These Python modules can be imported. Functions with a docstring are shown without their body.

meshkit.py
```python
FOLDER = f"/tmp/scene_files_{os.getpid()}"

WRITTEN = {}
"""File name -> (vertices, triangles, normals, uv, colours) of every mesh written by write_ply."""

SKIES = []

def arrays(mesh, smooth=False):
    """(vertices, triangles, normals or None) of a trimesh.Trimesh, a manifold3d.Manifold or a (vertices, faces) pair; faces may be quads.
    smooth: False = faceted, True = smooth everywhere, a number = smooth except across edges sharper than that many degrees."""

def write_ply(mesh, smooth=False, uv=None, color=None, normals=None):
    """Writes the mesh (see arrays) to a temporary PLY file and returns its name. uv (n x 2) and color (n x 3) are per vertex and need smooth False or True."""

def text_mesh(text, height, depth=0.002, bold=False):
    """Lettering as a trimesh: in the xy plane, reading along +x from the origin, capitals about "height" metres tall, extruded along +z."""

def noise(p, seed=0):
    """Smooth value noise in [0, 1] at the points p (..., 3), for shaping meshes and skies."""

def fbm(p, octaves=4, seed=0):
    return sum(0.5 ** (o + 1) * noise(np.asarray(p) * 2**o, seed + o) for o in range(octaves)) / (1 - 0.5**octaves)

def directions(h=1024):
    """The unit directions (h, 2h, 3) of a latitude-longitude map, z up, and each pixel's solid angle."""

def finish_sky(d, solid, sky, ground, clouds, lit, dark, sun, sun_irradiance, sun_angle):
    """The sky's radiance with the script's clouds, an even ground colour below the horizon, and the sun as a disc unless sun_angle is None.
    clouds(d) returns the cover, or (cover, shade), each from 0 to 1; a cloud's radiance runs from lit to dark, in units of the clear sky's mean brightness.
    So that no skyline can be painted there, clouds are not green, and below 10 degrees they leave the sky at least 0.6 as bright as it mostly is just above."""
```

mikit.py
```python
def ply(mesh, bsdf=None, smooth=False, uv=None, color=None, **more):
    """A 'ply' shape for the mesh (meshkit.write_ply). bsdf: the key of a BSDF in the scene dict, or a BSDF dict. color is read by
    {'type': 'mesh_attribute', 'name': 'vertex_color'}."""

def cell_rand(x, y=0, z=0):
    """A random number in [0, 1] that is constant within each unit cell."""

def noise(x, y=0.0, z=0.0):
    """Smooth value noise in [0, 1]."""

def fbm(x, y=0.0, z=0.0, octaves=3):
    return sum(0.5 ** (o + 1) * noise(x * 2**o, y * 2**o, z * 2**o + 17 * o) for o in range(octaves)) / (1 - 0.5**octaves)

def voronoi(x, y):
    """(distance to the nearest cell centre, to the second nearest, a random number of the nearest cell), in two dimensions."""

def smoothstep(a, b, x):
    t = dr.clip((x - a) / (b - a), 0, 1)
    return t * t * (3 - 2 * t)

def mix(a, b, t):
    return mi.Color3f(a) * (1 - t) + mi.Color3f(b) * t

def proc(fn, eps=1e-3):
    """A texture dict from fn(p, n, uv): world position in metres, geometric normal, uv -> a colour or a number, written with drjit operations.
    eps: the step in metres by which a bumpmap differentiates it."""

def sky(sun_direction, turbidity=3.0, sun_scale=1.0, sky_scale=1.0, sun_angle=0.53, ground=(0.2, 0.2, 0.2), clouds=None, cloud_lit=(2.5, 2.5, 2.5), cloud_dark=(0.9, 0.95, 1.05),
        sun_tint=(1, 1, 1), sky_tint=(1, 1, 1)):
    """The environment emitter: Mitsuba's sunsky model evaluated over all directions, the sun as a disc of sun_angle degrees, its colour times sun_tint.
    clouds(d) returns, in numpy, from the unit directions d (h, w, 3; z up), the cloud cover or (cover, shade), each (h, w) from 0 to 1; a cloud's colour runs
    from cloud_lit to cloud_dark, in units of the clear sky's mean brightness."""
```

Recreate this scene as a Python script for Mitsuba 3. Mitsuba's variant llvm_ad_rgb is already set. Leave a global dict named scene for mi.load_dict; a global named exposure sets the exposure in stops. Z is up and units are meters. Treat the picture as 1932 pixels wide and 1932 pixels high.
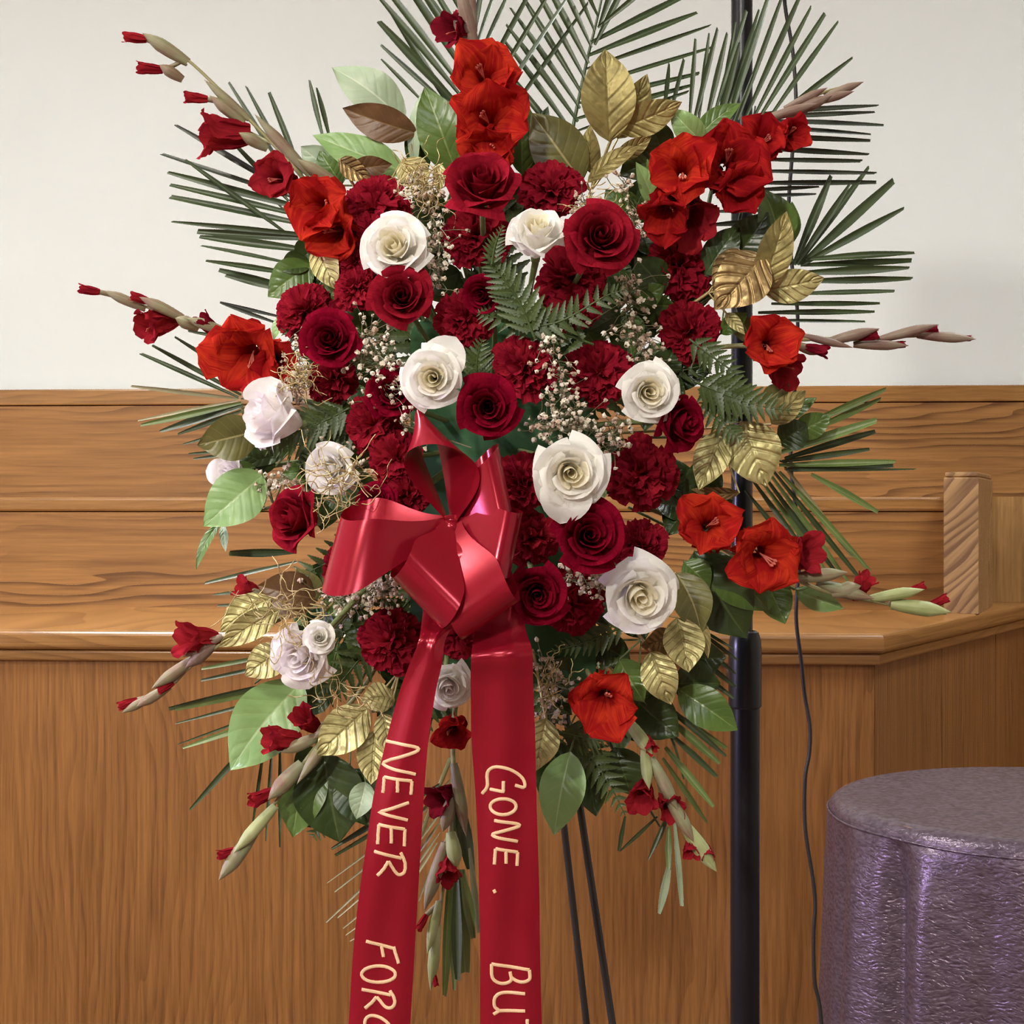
import math
import numpy as np
import drjit as dr
import mitsuba as mi
import mikit
from mikit import noise, fbm, smoothstep, mix

T = mi.ScalarTransform4f
CAM_Z, FOC = 1.2, 3000.0
exposure = 2.72
scene = {}
labels = {}
# ---------------------------------------------------------------- camera
scene['camera'] = {'type': 'perspective', 'fov': 2 * math.degrees(math.atan(966 / FOC)), 'fov_axis': 'x',
                   'near_clip': 0.05, 'far_clip': 100.0,
                   'to_world': T().look_at(origin=[0, 0, CAM_Z], target=[0, 1, CAM_Z], up=[0, 0, 1])}


# ---------------------------------------------------------------- mesh helpers
def arr(*a):
    return np.array(a, float)


def unit(v):
    v = np.asarray(v, float)
    return v / max(np.linalg.norm(v), 1e-12)


def at(x, y, d):
    """the point of the room seen at pixel (x, y) of the 1932 frame, d metres deep"""
    return arr((x - 966) / FOC * d, d, CAM_Z - (y - 966) / FOC * d)


def quads(nu, nv, off=0):
    i, j = np.meshgrid(np.arange(nu - 1), np.arange(nv - 1), indexing='ij')
    a = (i * nv + j).ravel() + off
    b = a + nv
    return np.vstack([np.stack([a, b, b + 1], 1), np.stack([a, b + 1, a + 1], 1)])


def uvgrid(nu, nv):
    u, v = np.meshgrid(np.linspace(-1, 1, nu), np.linspace(0, 1, nv), indexing='ij')
    return u.ravel(), v.ravel()


def cat(parts):
    V, F, n = [], [], 0
    for v, f in parts:
        V.append(v)
        F.append(f + n)
        n += len(v)
    return np.vstack(V), np.vstack(F)


def box(x0, x1, y0, y1, z0, z1):
    v = arr(*[(x, y, z) for x in (x0, x1) for y in (y0, y1) for z in (z0, z1)])
    f = np.array([[0, 1, 3], [0, 3, 2], [4, 6, 7], [4, 7, 5], [0, 4, 5], [0, 5, 1], [2, 3, 7], [2, 7, 6], [0, 2, 6], [0, 6, 4], [1, 5, 7], [1, 7, 3]])
    return v, f


def spline(P, n):
    """Catmull-Rom through the rows of P, n samples"""
    P = np.asarray(P, float)
    if len(P) == 2:
        t = np.linspace(0, 1, n)[:, None]
        return P[0] * (1 - t) + P[1] * t
    Q = np.vstack([2 * P[0] - P[1], P, 2 * P[-1] - P[-2]])
    s = np.linspace(0, len(P) - 1 - 1e-9, n)
    k = s.astype(int)
    t = (s - k)[:, None]
    a, b, c, e = Q[k], Q[k + 1], Q[k + 2], Q[k + 3]
    return 0.5 * (2 * b + (c - a) * t + (2 * a - 5 * b + 4 * c - e) * t ** 2 + (3 * b - a - 3 * c + e) * t ** 3)


def tube(path, r, seg=8, cap=True):
    path = np.asarray(path, float)
    n = len(path)
    r = np.broadcast_to(np.asarray(r, float), n)
    tan = np.gradient(path, axis=0)
    tan /= np.maximum(np.linalg.norm(tan, axis=1, keepdims=True), 1e-12)
    ref = arr(0, 1, 0) if abs(tan[0][1]) < 0.9 else arr(1, 0, 0)
    rings = []
    s = unit(np.cross(tan[0], ref))
    for i in range(n):
        s = unit(s - tan[i] * (s @ tan[i]))
        b = np.cross(tan[i], s)
        a = np.arange(seg) * 2 * np.pi / seg
        rings.append(path[i] + r[i] * (np.cos(a)[:, None] * s + np.sin(a)[:, None] * b))
    V = np.vstack(rings)
    i, j = np.meshgrid(np.arange(n - 1), np.arange(seg), indexing='ij')
    a = (i * seg + j).ravel()
    b = (i * seg + (j + 1) % seg).ravel()
    F = np.vstack([np.stack([a, b, b + seg], 1), np.stack([a, b + seg, a + seg], 1)])
    if cap:
        k = len(V)
        V = np.vstack([V, path[0], path[-1]])
        j = np.arange(seg)
        F = np.vstack([F, np.stack([np.full(seg, k), (j + 1) % seg, j], 1), np.stack([np.full(seg, k + 1), (n - 1) * seg + j, (n - 1) * seg + (j + 1) % seg], 1)])
    return V, F


def lathe(prof, c, seg=48):
    """prof (r, z) rows turned about the vertical through c"""
    prof = np.asarray(prof, float)
    a = np.arange(seg) * 2 * np.pi / seg
    V = np.vstack([np.stack([c[0] + r * np.cos(a), c[1] + r * np.sin(a), np.full(seg, c[2] + z)], 1) for r, z in prof])
    i, j = np.meshgrid(np.arange(len(prof) - 1), np.arange(seg), indexing='ij')
    p, q = (i * seg + j).ravel(), (i * seg + (j + 1) % seg).ravel()
    return V, np.vstack([np.stack([p, q, q + seg], 1), np.stack([p, q + seg, p + seg], 1)])


def inset(poly, d):
    """a counter-clockwise plan polygon with every edge moved inwards by d"""
    P = np.asarray(poly, float)
    out = []
    for i in range(len(P)):
        a, b, c = P[i - 1], P[i], P[(i + 1) % len(P)]
        e, f = unit(b - a), unit(c - b)
        n, m = arr(-e[1], e[0]), arr(-f[1], f[0])
        k = unit(n + m)
        out.append(b + k * d / max(k @ n, 0.2))
    return np.array(out)


def loft_plan(poly, steps):
    """horizontal slices (inset, z) of a convex plan polygon joined into a closed solid"""
    n = len(poly)
    V = np.vstack([np.c_[inset(poly, d), np.full(n, z)] for d, z in steps])
    F = []
    for k in range(len(steps) - 1):
        for i in range(n):
            a, b = k * n + i, k * n + (i + 1) % n
            F += [[a, b, b + n], [a, b + n, a + n]]
    top = (len(steps) - 1) * n
    for i in range(1, n - 1):
        F += [[0, i + 1, i], [top, top + i, top + i + 1]]
    return V, np.array(F)


def rounded(z0, z1, r, base=0.0, n=4):
    """slice list of a slab from z0 to z1 with round edges of radius r"""
    s = []
    for k in range(n + 1):
        a = math.pi / 2 * k / n
        s.append((base + r * (1 - math.sin(a)), z0 + r * (1 - math.cos(a))))
    for k in range(n + 1):
        a = math.pi / 2 * k / n
        s.append((base + r * (1 - math.cos(a)), z1 - r * (1 - math.sin(a))))
    return s


# ---------------------------------------------------------------- scene helpers
used = {}


def numbered(name):
    k = used.get(name, 0)
    used[name] = k + 1
    return name if k == 0 else f'{name}_{k:03d}'


def thing(name, label, cat_, group=None):
    key = numbered(name)
    labels[key] = {'label': label, 'category': cat_}
    if group:
        labels[key]['group'] = group
    return key


def put(key, mesh, mat, smooth=True, uv=None, **extra):
    scene[key] = mikit.ply(mesh, mat, smooth=smooth, uv=uv, **extra)
    return key


def part(parent, name, mesh, mat, smooth=True, uv=None, label=None, kind=None):
    key = numbered(parent + '__' + name)
    put(key, mesh, mat, smooth, uv)
    if label or kind:
        labels[key] = {k: v for k, v in (('label', label), ('kind', kind)) if v}
    return key


def struct(name, mesh, mat, smooth=False):
    put(name, mesh, mat, smooth)
    labels[name] = {'kind': 'structure'}
    return name


def rgb(*c):
    return {'type': 'rgb', 'value': [float(x) for x in c]}


def s2l(r, g, b):
    return [((x / 255 + 0.055) / 1.055) ** 2.4 if x > 10 else x / 255 / 12.92 for x in (r, g, b)]


def mat(name, color, rough=0.5, metal=0.0, spec=0.5, bump=None, bscale=0.001, **kw):
    tex = color if isinstance(color, dict) else rgb(*color)
    b = {'type': 'principled', 'base_color': tex, 'roughness': rough, 'metallic': metal, 'specular': spec, **kw}
    if bump is not None:
        b = {'type': 'bumpmap', 'arbitrary': bump, 'scale': bscale, 'bsdf': b}
    scene[name] = {'type': 'twosided', 'bsdf': b}


def thin(name, color, rough=0.5, trans=0.5, spec=1.3):
    scene[name] = {'type': 'principledthin', 'base_color': color if isinstance(color, dict) else rgb(*color), 'roughness': rough, 'diff_trans': trans, 'eta': spec}


# ---------------------------------------------------------------- lights
def ceiling_light(x, y, z, r, power, tint, label):
    t = thing('ceiling_light', label, 'ceiling light', 'lamps in the ceiling')
    a = np.linspace(0, 2 * np.pi, 33)[:-1]
    V = np.vstack([[x, y, z], np.stack([x + r * np.cos(a), y + r * np.sin(a), np.full(32, z)], 1)])
    F = np.array([[0, 1 + (i + 1) % 32, 1 + i] for i in range(32)])
    k = part(t, 'diffuser', (V, F), 'lamp_white', smooth=False)
    L = power / (math.pi * r * r)
    scene[k]['emitter'] = {'type': 'area', 'radiance': rgb(*[L * c for c in tint])}
    part(t, 'rim', lathe([(r, 0.01), (r + 0.02, 0.0), (r + 0.025, 0.03), (r + 0.005, 0.05)], (x, y, z - 0.01), 32), 'lamp_white')


mat('lamp_white', (0.8, 0.8, 0.8))
mat('black_metal', (0.02, 0.02, 0.02))
VIOLET, KEY = 40.0, 66.0
CEIL = 3.7
WARM, NEUT, COOL = (1.0, 0.96, 0.88), (0.96, 1.0, 1.03), (0.62, 0.52, 1.0)
ceiling_light(-0.95, -1.0, CEIL - 0.05, 0.10, 2.5, WARM, 'small warm ceiling spot in front of the flowers to the left')
ceiling_light(-2.6, 0.6, CEIL - 0.05, 0.16, 4.5, WARM, 'warm ceiling lamp over the far left of the room')
for (lx, ly, lp) in ((-1.7, 2.4, 3.9), (1.6, 2.4, 2.5)):
    ceiling_light(lx, ly, CEIL - 0.05, 0.35, lp, NEUT, f'round ceiling lamp over the {"left" if lx < 0 else "right"} end of the wooden rail')
ceiling_light(0.6, -2.5, CEIL - 0.05, 0.5, 2.6, NEUT, 'wide ceiling lamp behind the photographer')


def stage_lamp(c, target, r, radiance, tint, label, pole, snoot=0.0):
    """a round lamp head at c shining towards target, on a floor pole or hanging from the ceiling"""
    t = thing('stage_lamp', label, 'stage lamp')
    c = arr(*c)
    n = unit(arr(*target) - c)
    x = unit(np.cross(n, [0, 0, 1.0]))
    y = np.cross(n, x)
    a = np.linspace(0, 2 * np.pi, 25)[:-1]
    V = np.vstack([c, c + r * (np.cos(a)[:, None] * x + np.sin(a)[:, None] * y)])
    k = part(t, 'lens', (V, np.array([[0, 1 + (i + 1) % 24, 1 + i] for i in range(24)])), 'lamp_white', smooth=False)
    f = np.cross(V[2] - V[0], V[1] - V[0])
    if f @ n < 0:
        scene[k]['flip_normals'] = True
    scene[k]['emitter'] = {'type': 'area', 'radiance': rgb(*[radiance * q for q in tint])}
    part(t, 'housing', tube([c - n * 0.004, c - n * 0.05, c - n * 0.05 - n * r], [r * 1.04, r * 1.04, r * 0.6], 24), 'black_metal')
    if snoot:
        part(t, 'snoot', tube([c - n * 0.01, c + n * snoot], [r * 1.15, r * 1.15], 24, False), 'black_metal')
    b = c - n * (0.03 + r * 0.5)
    part(t, 'pole', tube([b + arr(0, 0, -r if pole else r), arr(b[0], b[1], 0 if pole else CEIL)], 0.012, 10), 'black_metal')


stage_lamp((-2.5, -5.2, 3.5), (0, 2.4, 1.2), 0.24, KEY, (1.0, 0.955, 0.87), 'warm spot lamp hanging over the seats far behind the photographer', False)
stage_lamp((-2.3, 1.5, 1.2), (0.8, 2.28, 0.72), 0.12, VIOLET, COOL, 'small violet stage lamp on a pole to the left of the flowers', True, 0.40)

# ---------------------------------------------------------------- materials: room


def wall_tex(p, n, uv):
    m = fbm(p.x * 3 + 5, p.y * 3, p.z * 3, 3)
    return mi.Color3f(0.755, 0.785, 0.768) * (0.975 + 0.05 * m)


mat('wall_paint', mikit.proc(wall_tex), rough=0.8, spec=0.2)
mat('plain_white', (0.74, 0.72, 0.67), rough=0.8, spec=0.2)
mat('rear_wall', (0.22, 0.16, 0.11), rough=0.8, spec=0.2)
mat('carpet', (0.16, 0.10, 0.08), rough=0.95, spec=0.1)


def oak(axis, base, dark, sc=1.0, tilt=0.0, lines=0.5):
    """oak grain along x or z: warped growth rings, long streaks, pores and slow tone changes"""
    def fn(p, n, uv):
        a, c = (p.x, p.z) if axis == 'x' else (p.z, p.x + 0.8 * p.y)
        if tilt:
            a, c = a * math.cos(tilt) + c * math.sin(tilt), c * math.cos(tilt) - a * math.sin(tilt)
        w = fbm(a * 0.9 * sc + 3.1, c * 4.0 * sc, p.y * 0.7, 3)
        ring = c * 30 * sc + w * 9.0 + 0.6 * noise(a * 7, c * 60, 1.0)
        f = ring - dr.floor(ring)
        strength = fbm(a * 1.7 + 5, c * 9.0, 6.0, 2)
        line = smoothstep(0.35, 0.97, f) * (1 - smoothstep(0.97, 1.0, f)) * smoothstep(0.12, 0.6, strength)
        pore = noise(a * 28 * sc, c * 640 * sc, p.y * 3)
        streak = fbm(a * 5 * sc + 7, c * 150 * sc, 4.0, 3)
        broad = noise(a * 2.2 + 1, c * 38, 8.0)
        slow = fbm(a * 0.9 + 9, c * 3.2, 2.0, 2)
        t = lines * line + 0.55 * (streak - 0.25) + 0.16 * pore + 0.18 * broad + 0.28 * (slow - 0.4)
        return mix(base, dark, dr.clip(t, 0, 1))
    return mikit.proc(fn)


mat('oak_upper', oak('x', (0.375, 0.172, 0.050), (0.115, 0.044, 0.0115), lines=0.6), rough=0.45, spec=0.35)
mat('oak_lower', oak('z', (0.335, 0.142, 0.040), (0.080, 0.027, 0.007), 1.7, lines=0.20), rough=0.45, spec=0.3)
mat('oak_edge', oak('x', (0.38, 0.184, 0.056), (0.14, 0.058, 0.016), 1.6, lines=0.3), rough=0.22, spec=0.75)
mat('oak_post', oak('z', (0.46, 0.27, 0.11), (0.17, 0.080, 0.028), 2.4, 0.42, lines=0.7), rough=0.45, spec=0.35)
mat('oak_gold', oak('z', (0.45, 0.24, 0.078), (0.14, 0.060, 0.016), 1.5, lines=0.5), rough=0.45, spec=0.35)
mat('black_tube', (0.006, 0.006, 0.008), rough=0.3, spec=0.35)
mat('black_plastic', (0.009, 0.010, 0.012), rough=0.28, spec=0.4)
mat('wire_metal', (0.018, 0.016, 0.014), rough=0.4, spec=0.5)
mat('cable_black', (0.016, 0.013, 0.012), rough=0.5)


def crinkle(p, n, uv):
    w = fbm(p.x * 40, p.y * 40, p.z * 60, 3)
    a = fbm(p.x * 95 + 4 * w, p.y * 95, p.z * 300 + 6 * w, 3)
    return 1.0 - abs(2 * a - 1) + 0.7 * w


def cloth_tex(p, n, uv):
    a = fbm(p.x * 160, p.y * 160, p.z * 260, 3)
    return mix((0.095, 0.066, 0.082), (0.165, 0.122, 0.152), smoothstep(0.2, 0.8, a))


mat('lame_cloth', mikit.proc(cloth_tex), rough=0.33, metal=0.6, bump=mikit.proc(crinkle, 0.001), bscale=0.0012)

# ---------------------------------------------------------------- the room
wall_y = lambda x, d0: d0 - 0.06 * x


def wall_back():
    p = [(-5, wall_y(-5, 5.05)), (5, wall_y(5, 5.05)), (5, 5.9), (-5, 5.9)]
    return loft_plan(p, [(0, 0), (0, CEIL)])


struct('floor', box(-5, 5, -8, 5.9, -0.05, 0), 'carpet')
struct('ceiling', box(-5, 5, -8, 5.9, CEIL, CEIL + 0.05), 'plain_white')
struct('wall_back', wall_back(), 'wall_paint')
struct('wall_left', box(-5.05, -5, -8, 5.9, 0, CEIL), 'plain_white')
struct('wall_right', box(5, 5.05, -8, 5.9, 0, CEIL), 'plain_white')
struct('wall_front', box(-5, 5, -8.05, -8, 0, CEIL), 'rear_wall')

# wooden rail: three tiers stepping back, the low one turning away at the right
rail = thing('choir_rail', 'stepped oak rail with a ledge running behind the flower spray', 'railing')
XL, XR = -3.0, 3.2


def strip(d0, back):
    return [(XL, wall_y(XL, d0)), (XR, wall_y(XR, d0)), (XR, wall_y(XR, back)), (XL, wall_y(XL, back))]


top_p = strip(4.74, 5.0)
part(rail, 'cap', loft_plan(top_p, rounded(1.524, 1.572, 0.004)), 'oak_edge', False)
part(rail, 'upper_panel', loft_plan([(x, y + (0.006 if i < 2 else 0)) for i, (x, y) in enumerate(top_p)], [(0, 0), (0, 1.5215)]), 'oak_upper', False)
mid_x = 1.115
mid_p = [(XL, wall_y(XL, 4.16)), (mid_x, wall_y(mid_x, 4.16)), (mid_x + 0.2, wall_y(mid_x + 0.2, 4.738)), (XL, wall_y(XL, 4.738))]
part(rail, 'middle_cap', loft_plan(mid_p, rounded(1.2015, 1.239, 0.008)), 'oak_edge', False)
part(rail, 'middle_panel', loft_plan([(x, y + (0.006 if i < 2 else 0)) for i, (x, y) in enumerate(mid_p)], [(0, 0.9), (0, 1.1995)]), 'oak_upper', False)
cx, cy = 0.772, 3.30
end = (cx + 1.05, cy + 1.75)
low_p = [(XL, wall_y(XL, 3.346)), (cx, cy), end, (XL, 5.05)]
part(rail, 'ledge', loft_plan(low_p, rounded(0.905, 0.947, 0.011)), 'oak_edge', False)
part(rail, 'bead', loft_plan(low_p, rounded(0.880, 0.9045, 0.006, 0.012)), 'oak_edge', False)


def side_prism(a, b, dep, z0, z1):
    a, b = np.asarray(a, float), np.asarray(b, float)
    e = unit(b - a)
    n = arr(-e[1], e[0]) * dep
    return loft_plan([a, b, b + n, a + n], [(0, z0), (0, z1)])


li = inset(low_p, 0.026)
part(rail, 'lower_panel', side_prism(li[0], li[1], 0.03, 0.0, 0.8795), 'oak_lower', False)
e = unit(li[2] - li[1])
for k in range(4):
    a, b = li[1] + e * (0.004 + 0.5 * k), li[1] + e * (0.5 * (k + 1) - 0.0005)
    part(rail, 'angled_panel', side_prism(a, b, 0.03, 0.0, 0.8795), 'oak_lower', False)
pp = [(1.082, 3.985), (1.156, 3.94), (1.30, 4.30), (1.222, 4.345)]
part(rail, 'post', loft_plan(pp, [(0, 0.9475)] + rounded(0.95, 1.287, 0.004)[5:]), 'oak_post', False, label='pale oak end post with slanting grain')
part(rail, 'post_top', loft_plan(pp, rounded(1.2875, 1.300, 0.004, 0.003)), 'oak_post', False)
part(rail, 'end_board', loft_plan([(1.337, 4.46), (1.53, 4.44), (1.53, 4.49), (1.337, 4.51)], [(0, 0.9475), (0, 1.243)]), 'oak_gold', False, label='honey coloured board beside the post')

# speaker stand
ps = thing('speaker_stand', 'black tripod speaker stand pole rising behind the right side of the flowers', 'stand')
px_, py_ = (1404 - 966) / FOC * 2.05, 2.05
part(ps, 'lower_tube', lathe([(0, 0.25), (0.0187, 0.25), (0.0187, 1.0), (0.0187, 1.03), (0, 1.03)], (px_ + 0.001, py_, 0), 32), 'black_tube', 40)
part(ps, 'upper_tube', lathe([(0, 0.9), (0.0137, 0.9), (0.0137, 1.94), (0, 1.94)], (px_ - 0.003, py_, 0), 32), 'black_tube', 40)
part(ps, 'collar', lathe([(0.0187, 0.947), (0.0212, 0.950), (0.0215, 1.02), (0.0205, 1.035), (0.0175, 1.045), (0.0137, 1.047)], (px_ + 0.001, py_, 0), 32), 'black_plastic', 40)
sk = thing('speaker', 'black loudspeaker box on top of the stand above the picture', 'speaker')
bw = [(px_ - 0.135, py_ - 0.12), (px_ + 0.135, py_ - 0.12), (px_ + 0.105, py_ + 0.13), (px_ - 0.105, py_ + 0.13)]
part(sk, 'cabinet', loft_plan(bw, rounded(1.94, 2.40, 0.012)), 'black_plastic', False)
part(sk, 'grille', box(px_ - 0.115, px_ + 0.115, py_ - 0.128, py_ - 0.1205, 1.96, 2.38), 'black_tube', False)
part(ps, 'knob', tube(spline([(px_, py_ + 0.01, 0.985), (px_ - 0.004, py_ + 0.055, 0.985)], 4), [0.006, 0.006, 0.013, 0.013], 12), 'black_plastic', 40)
part(ps, 'leg_collar', lathe([(0.0187, 0.40), (0.028, 0.405), (0.028, 0.465), (0.0187, 0.47)], (px_ + 0.001, py_, 0), 32), 'black_plastic', 40)
for k in range(3):
    a = math.radians(75 + 120 * k)
    q = arr(px_ + 0.45 * math.cos(a), py_ + 0.45 * math.sin(a), 0.012)
    part(ps, 'leg', tube(spline([(px_ + 0.025 * math.cos(a), py_ + 0.025 * math.sin(a), 0.43), q], 4), 0.011, 10), 'black_tube')
    m = arr(px_ + 0.22 * math.cos(a), py_ + 0.22 * math.sin(a), 0.29)
    part(ps, 'brace', tube(spline([(px_ + 0.02 * math.cos(a), py_ + 0.02 * math.sin(a), 0.27), m], 3), 0.006, 8), 'black_tube')

cord = thing('power_cord', 'thin black cord hanging down in front of the oak rail beside the stand', 'cord')
cpts = [(1476, -120), (1480, 0), (1496, 100), (1502, 210), (1494, 300), (1488, 400), (1496, 520), (1505, 600), (1500, 720), (1494, 830), (1492, 880), (1504, 980), (1509, 1050), (1503, 1130), (1503, 1180), (1512, 1250), (1518, 1310), (1528, 1370), (1527, 1420), (1519, 1470), (1519, 1560), (1534, 1660), (1538, 1710), (1535, 1760), (1537, 1850), (1550, 1932), (1560, 2200), (1556, 2600)]
pts = [at(x, y, 2.16) for x, y in cpts]
pts.append(arr(pts[-1][0] + 0.02, 2.18, 0.004))
pts.append(arr(pts[-1][0] + 0.25, 2.30, 0.004))
put(cord, tube(spline(pts, 160), 0.0026, 8), 'cable_black')

# round table under a crinkled cloth
tc, TR, TZ = arr(0.872, 2.52), 0.362, 0.742
tb = thing('round_table', 'round side table standing under a shiny purple cloth', 'table')
part(tb, 'tabletop', lathe([(0, TZ - 0.024), (TR - 0.012, TZ - 0.024), (TR - 0.008, TZ - 0.012), (TR - 0.012, TZ - 0.003), (0, TZ - 0.003)], (*tc, 0), 64), 'oak_gold', 40)
part(tb, 'pedestal', lathe([(0.2, 0.001), (0.19, 0.03), (0.04, 0.06), (0.035, 0.4), (0.05, TZ - 0.03)], (*tc, 0), 32), 'oak_gold', 40)
clo = thing('tablecloth', 'crinkled shiny purple cloth draped over the round table', 'tablecloth')
rng = np.random.default_rng(5)


def cloth_mesh():
    nth, rows = 420, []
    th = np.arange(nth) * 2 * np.pi / nth
    fr = np.random.default_rng(8)
    wig = 0.25 * np.cos(3 * th + 1) + 0.2 * np.cos(7 * th + 2)
    folds = [(212, 3.5, -1.6), (221, 5, 1.0), (236, 6, -0.5), (254, 4.5, 1.5), (262, 4, -1.0), (199, 5, 0.7), (190, 4, -0.8), (276, 6, 0.8)]
    folds += [(a + fr.uniform(-5, 5), fr.uniform(3.5, 7), fr.uniform(0.6, 1.5) * (1 - 2 * (k % 2))) for k, a in enumerate(range(290, 545, 13))]
    for a0, w0, h0 in folds:
        dd = (np.degrees(th) - a0 + 180) % 360 - 180
        wig = wig + h0 * np.exp(-(dd / w0) ** 2)
    rim = 1.0 + 0.006 * wig
    import meshkit
    for r in np.linspace(0, 1, 26):
        rad = (TR - 0.026) * r
        p = np.stack([tc[0] + rad * np.cos(th), tc[1] + rad * np.sin(th), np.full(nth, TZ)], 1)
        p[:, 2] += 0.0012 * (meshkit.fbm(p * 60, 3) - 0.4) * min(1, 8 * r)
        rows.append(p)
    for k in range(1, 7):
        a = math.pi / 2 * k / 6
        rad = (TR - 0.026 + 0.028 * math.sin(a)) * (1 + 0.003 * wig * k / 6)
        rows.append(np.stack([tc[0] + rad * np.cos(th), tc[1] + rad * np.sin(th), np.full(nth, TZ - 0.023 * (1 - math.cos(a)))], 1))
    for z in np.linspace(TZ - 0.030, 0.008, 70):
        h = (TZ - z) / TZ
        fold = 0.030 * min(1, h * 7) ** 0.8 * (0.75 + 0.6 * h) * wig * 0.62
        rad = (TR + 0.003 + 0.028 * h + fold)
        p = np.stack([tc[0] + rad * np.cos(th), tc[1] + rad * np.sin(th), np.full(nth, z)], 1)
        w = 0.0022 * (meshkit.fbm(np.c_[p[:, 0] * 30, p[:, 1] * 30, p[:, 2] * 45], 3) - 0.45) * min(1, h * 12)
        p[:, 0] += w * np.cos(th)
        p[:, 1] += w * np.sin(th)
        rows.append(p)
    n = len(rows)
    V = np.vstack(rows)
    i, j = np.meshgrid(np.arange(n - 1), np.arange(nth), indexing='ij')
    p, q = (i * nth + j).ravel(), (i * nth + (j + 1) % nth).ravel()
    return V, np.vstack([np.stack([p, q + nth, q], 1), np.stack([p, p + nth, q + nth], 1)])


put(clo, cloth_mesh(), 'lame_cloth')
a = np.linspace(0, 2 * np.pi, 160)
part(clo, 'hem_seam', tube(np.stack([tc[0] + (TR + 0.003) * np.cos(a), tc[1] + (TR + 0.003) * np.sin(a), np.full(160, TZ - 0.0215) + 0.001 * np.sin(9 * a)], 1), 0.0022, 6), 'lame_cloth')

# easel carrying the spray
ea = thing('easel', 'thin dark wire easel holding up the flower spray', 'easel')
apex = at(950, 560, 1.90)
for q in (at(1212, 2310, 1.80), at(640, 2310, 1.80), at(1120, 2050, 1.985)):
    d = q - apex
    foot = apex + d * (apex[2] - 0.004) / -d[2]
    part(ea, 'leg', tube(spline([apex, foot], 8), 0.0042, 8), 'wire_metal')
part(ea, 'crossbar', tube(spline([at(800, 1180, 1.868), at(1060, 1180, 1.868)], 4), 0.0035, 8), 'wire_metal')
part(ea, 'hook', tube(spline([apex, at(950, 545, 1.87), at(950, 560, 1.84)], 8), 0.003, 8), 'wire_metal')

# ---------------------------------------------------------------- materials: plants and ribbon


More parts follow.
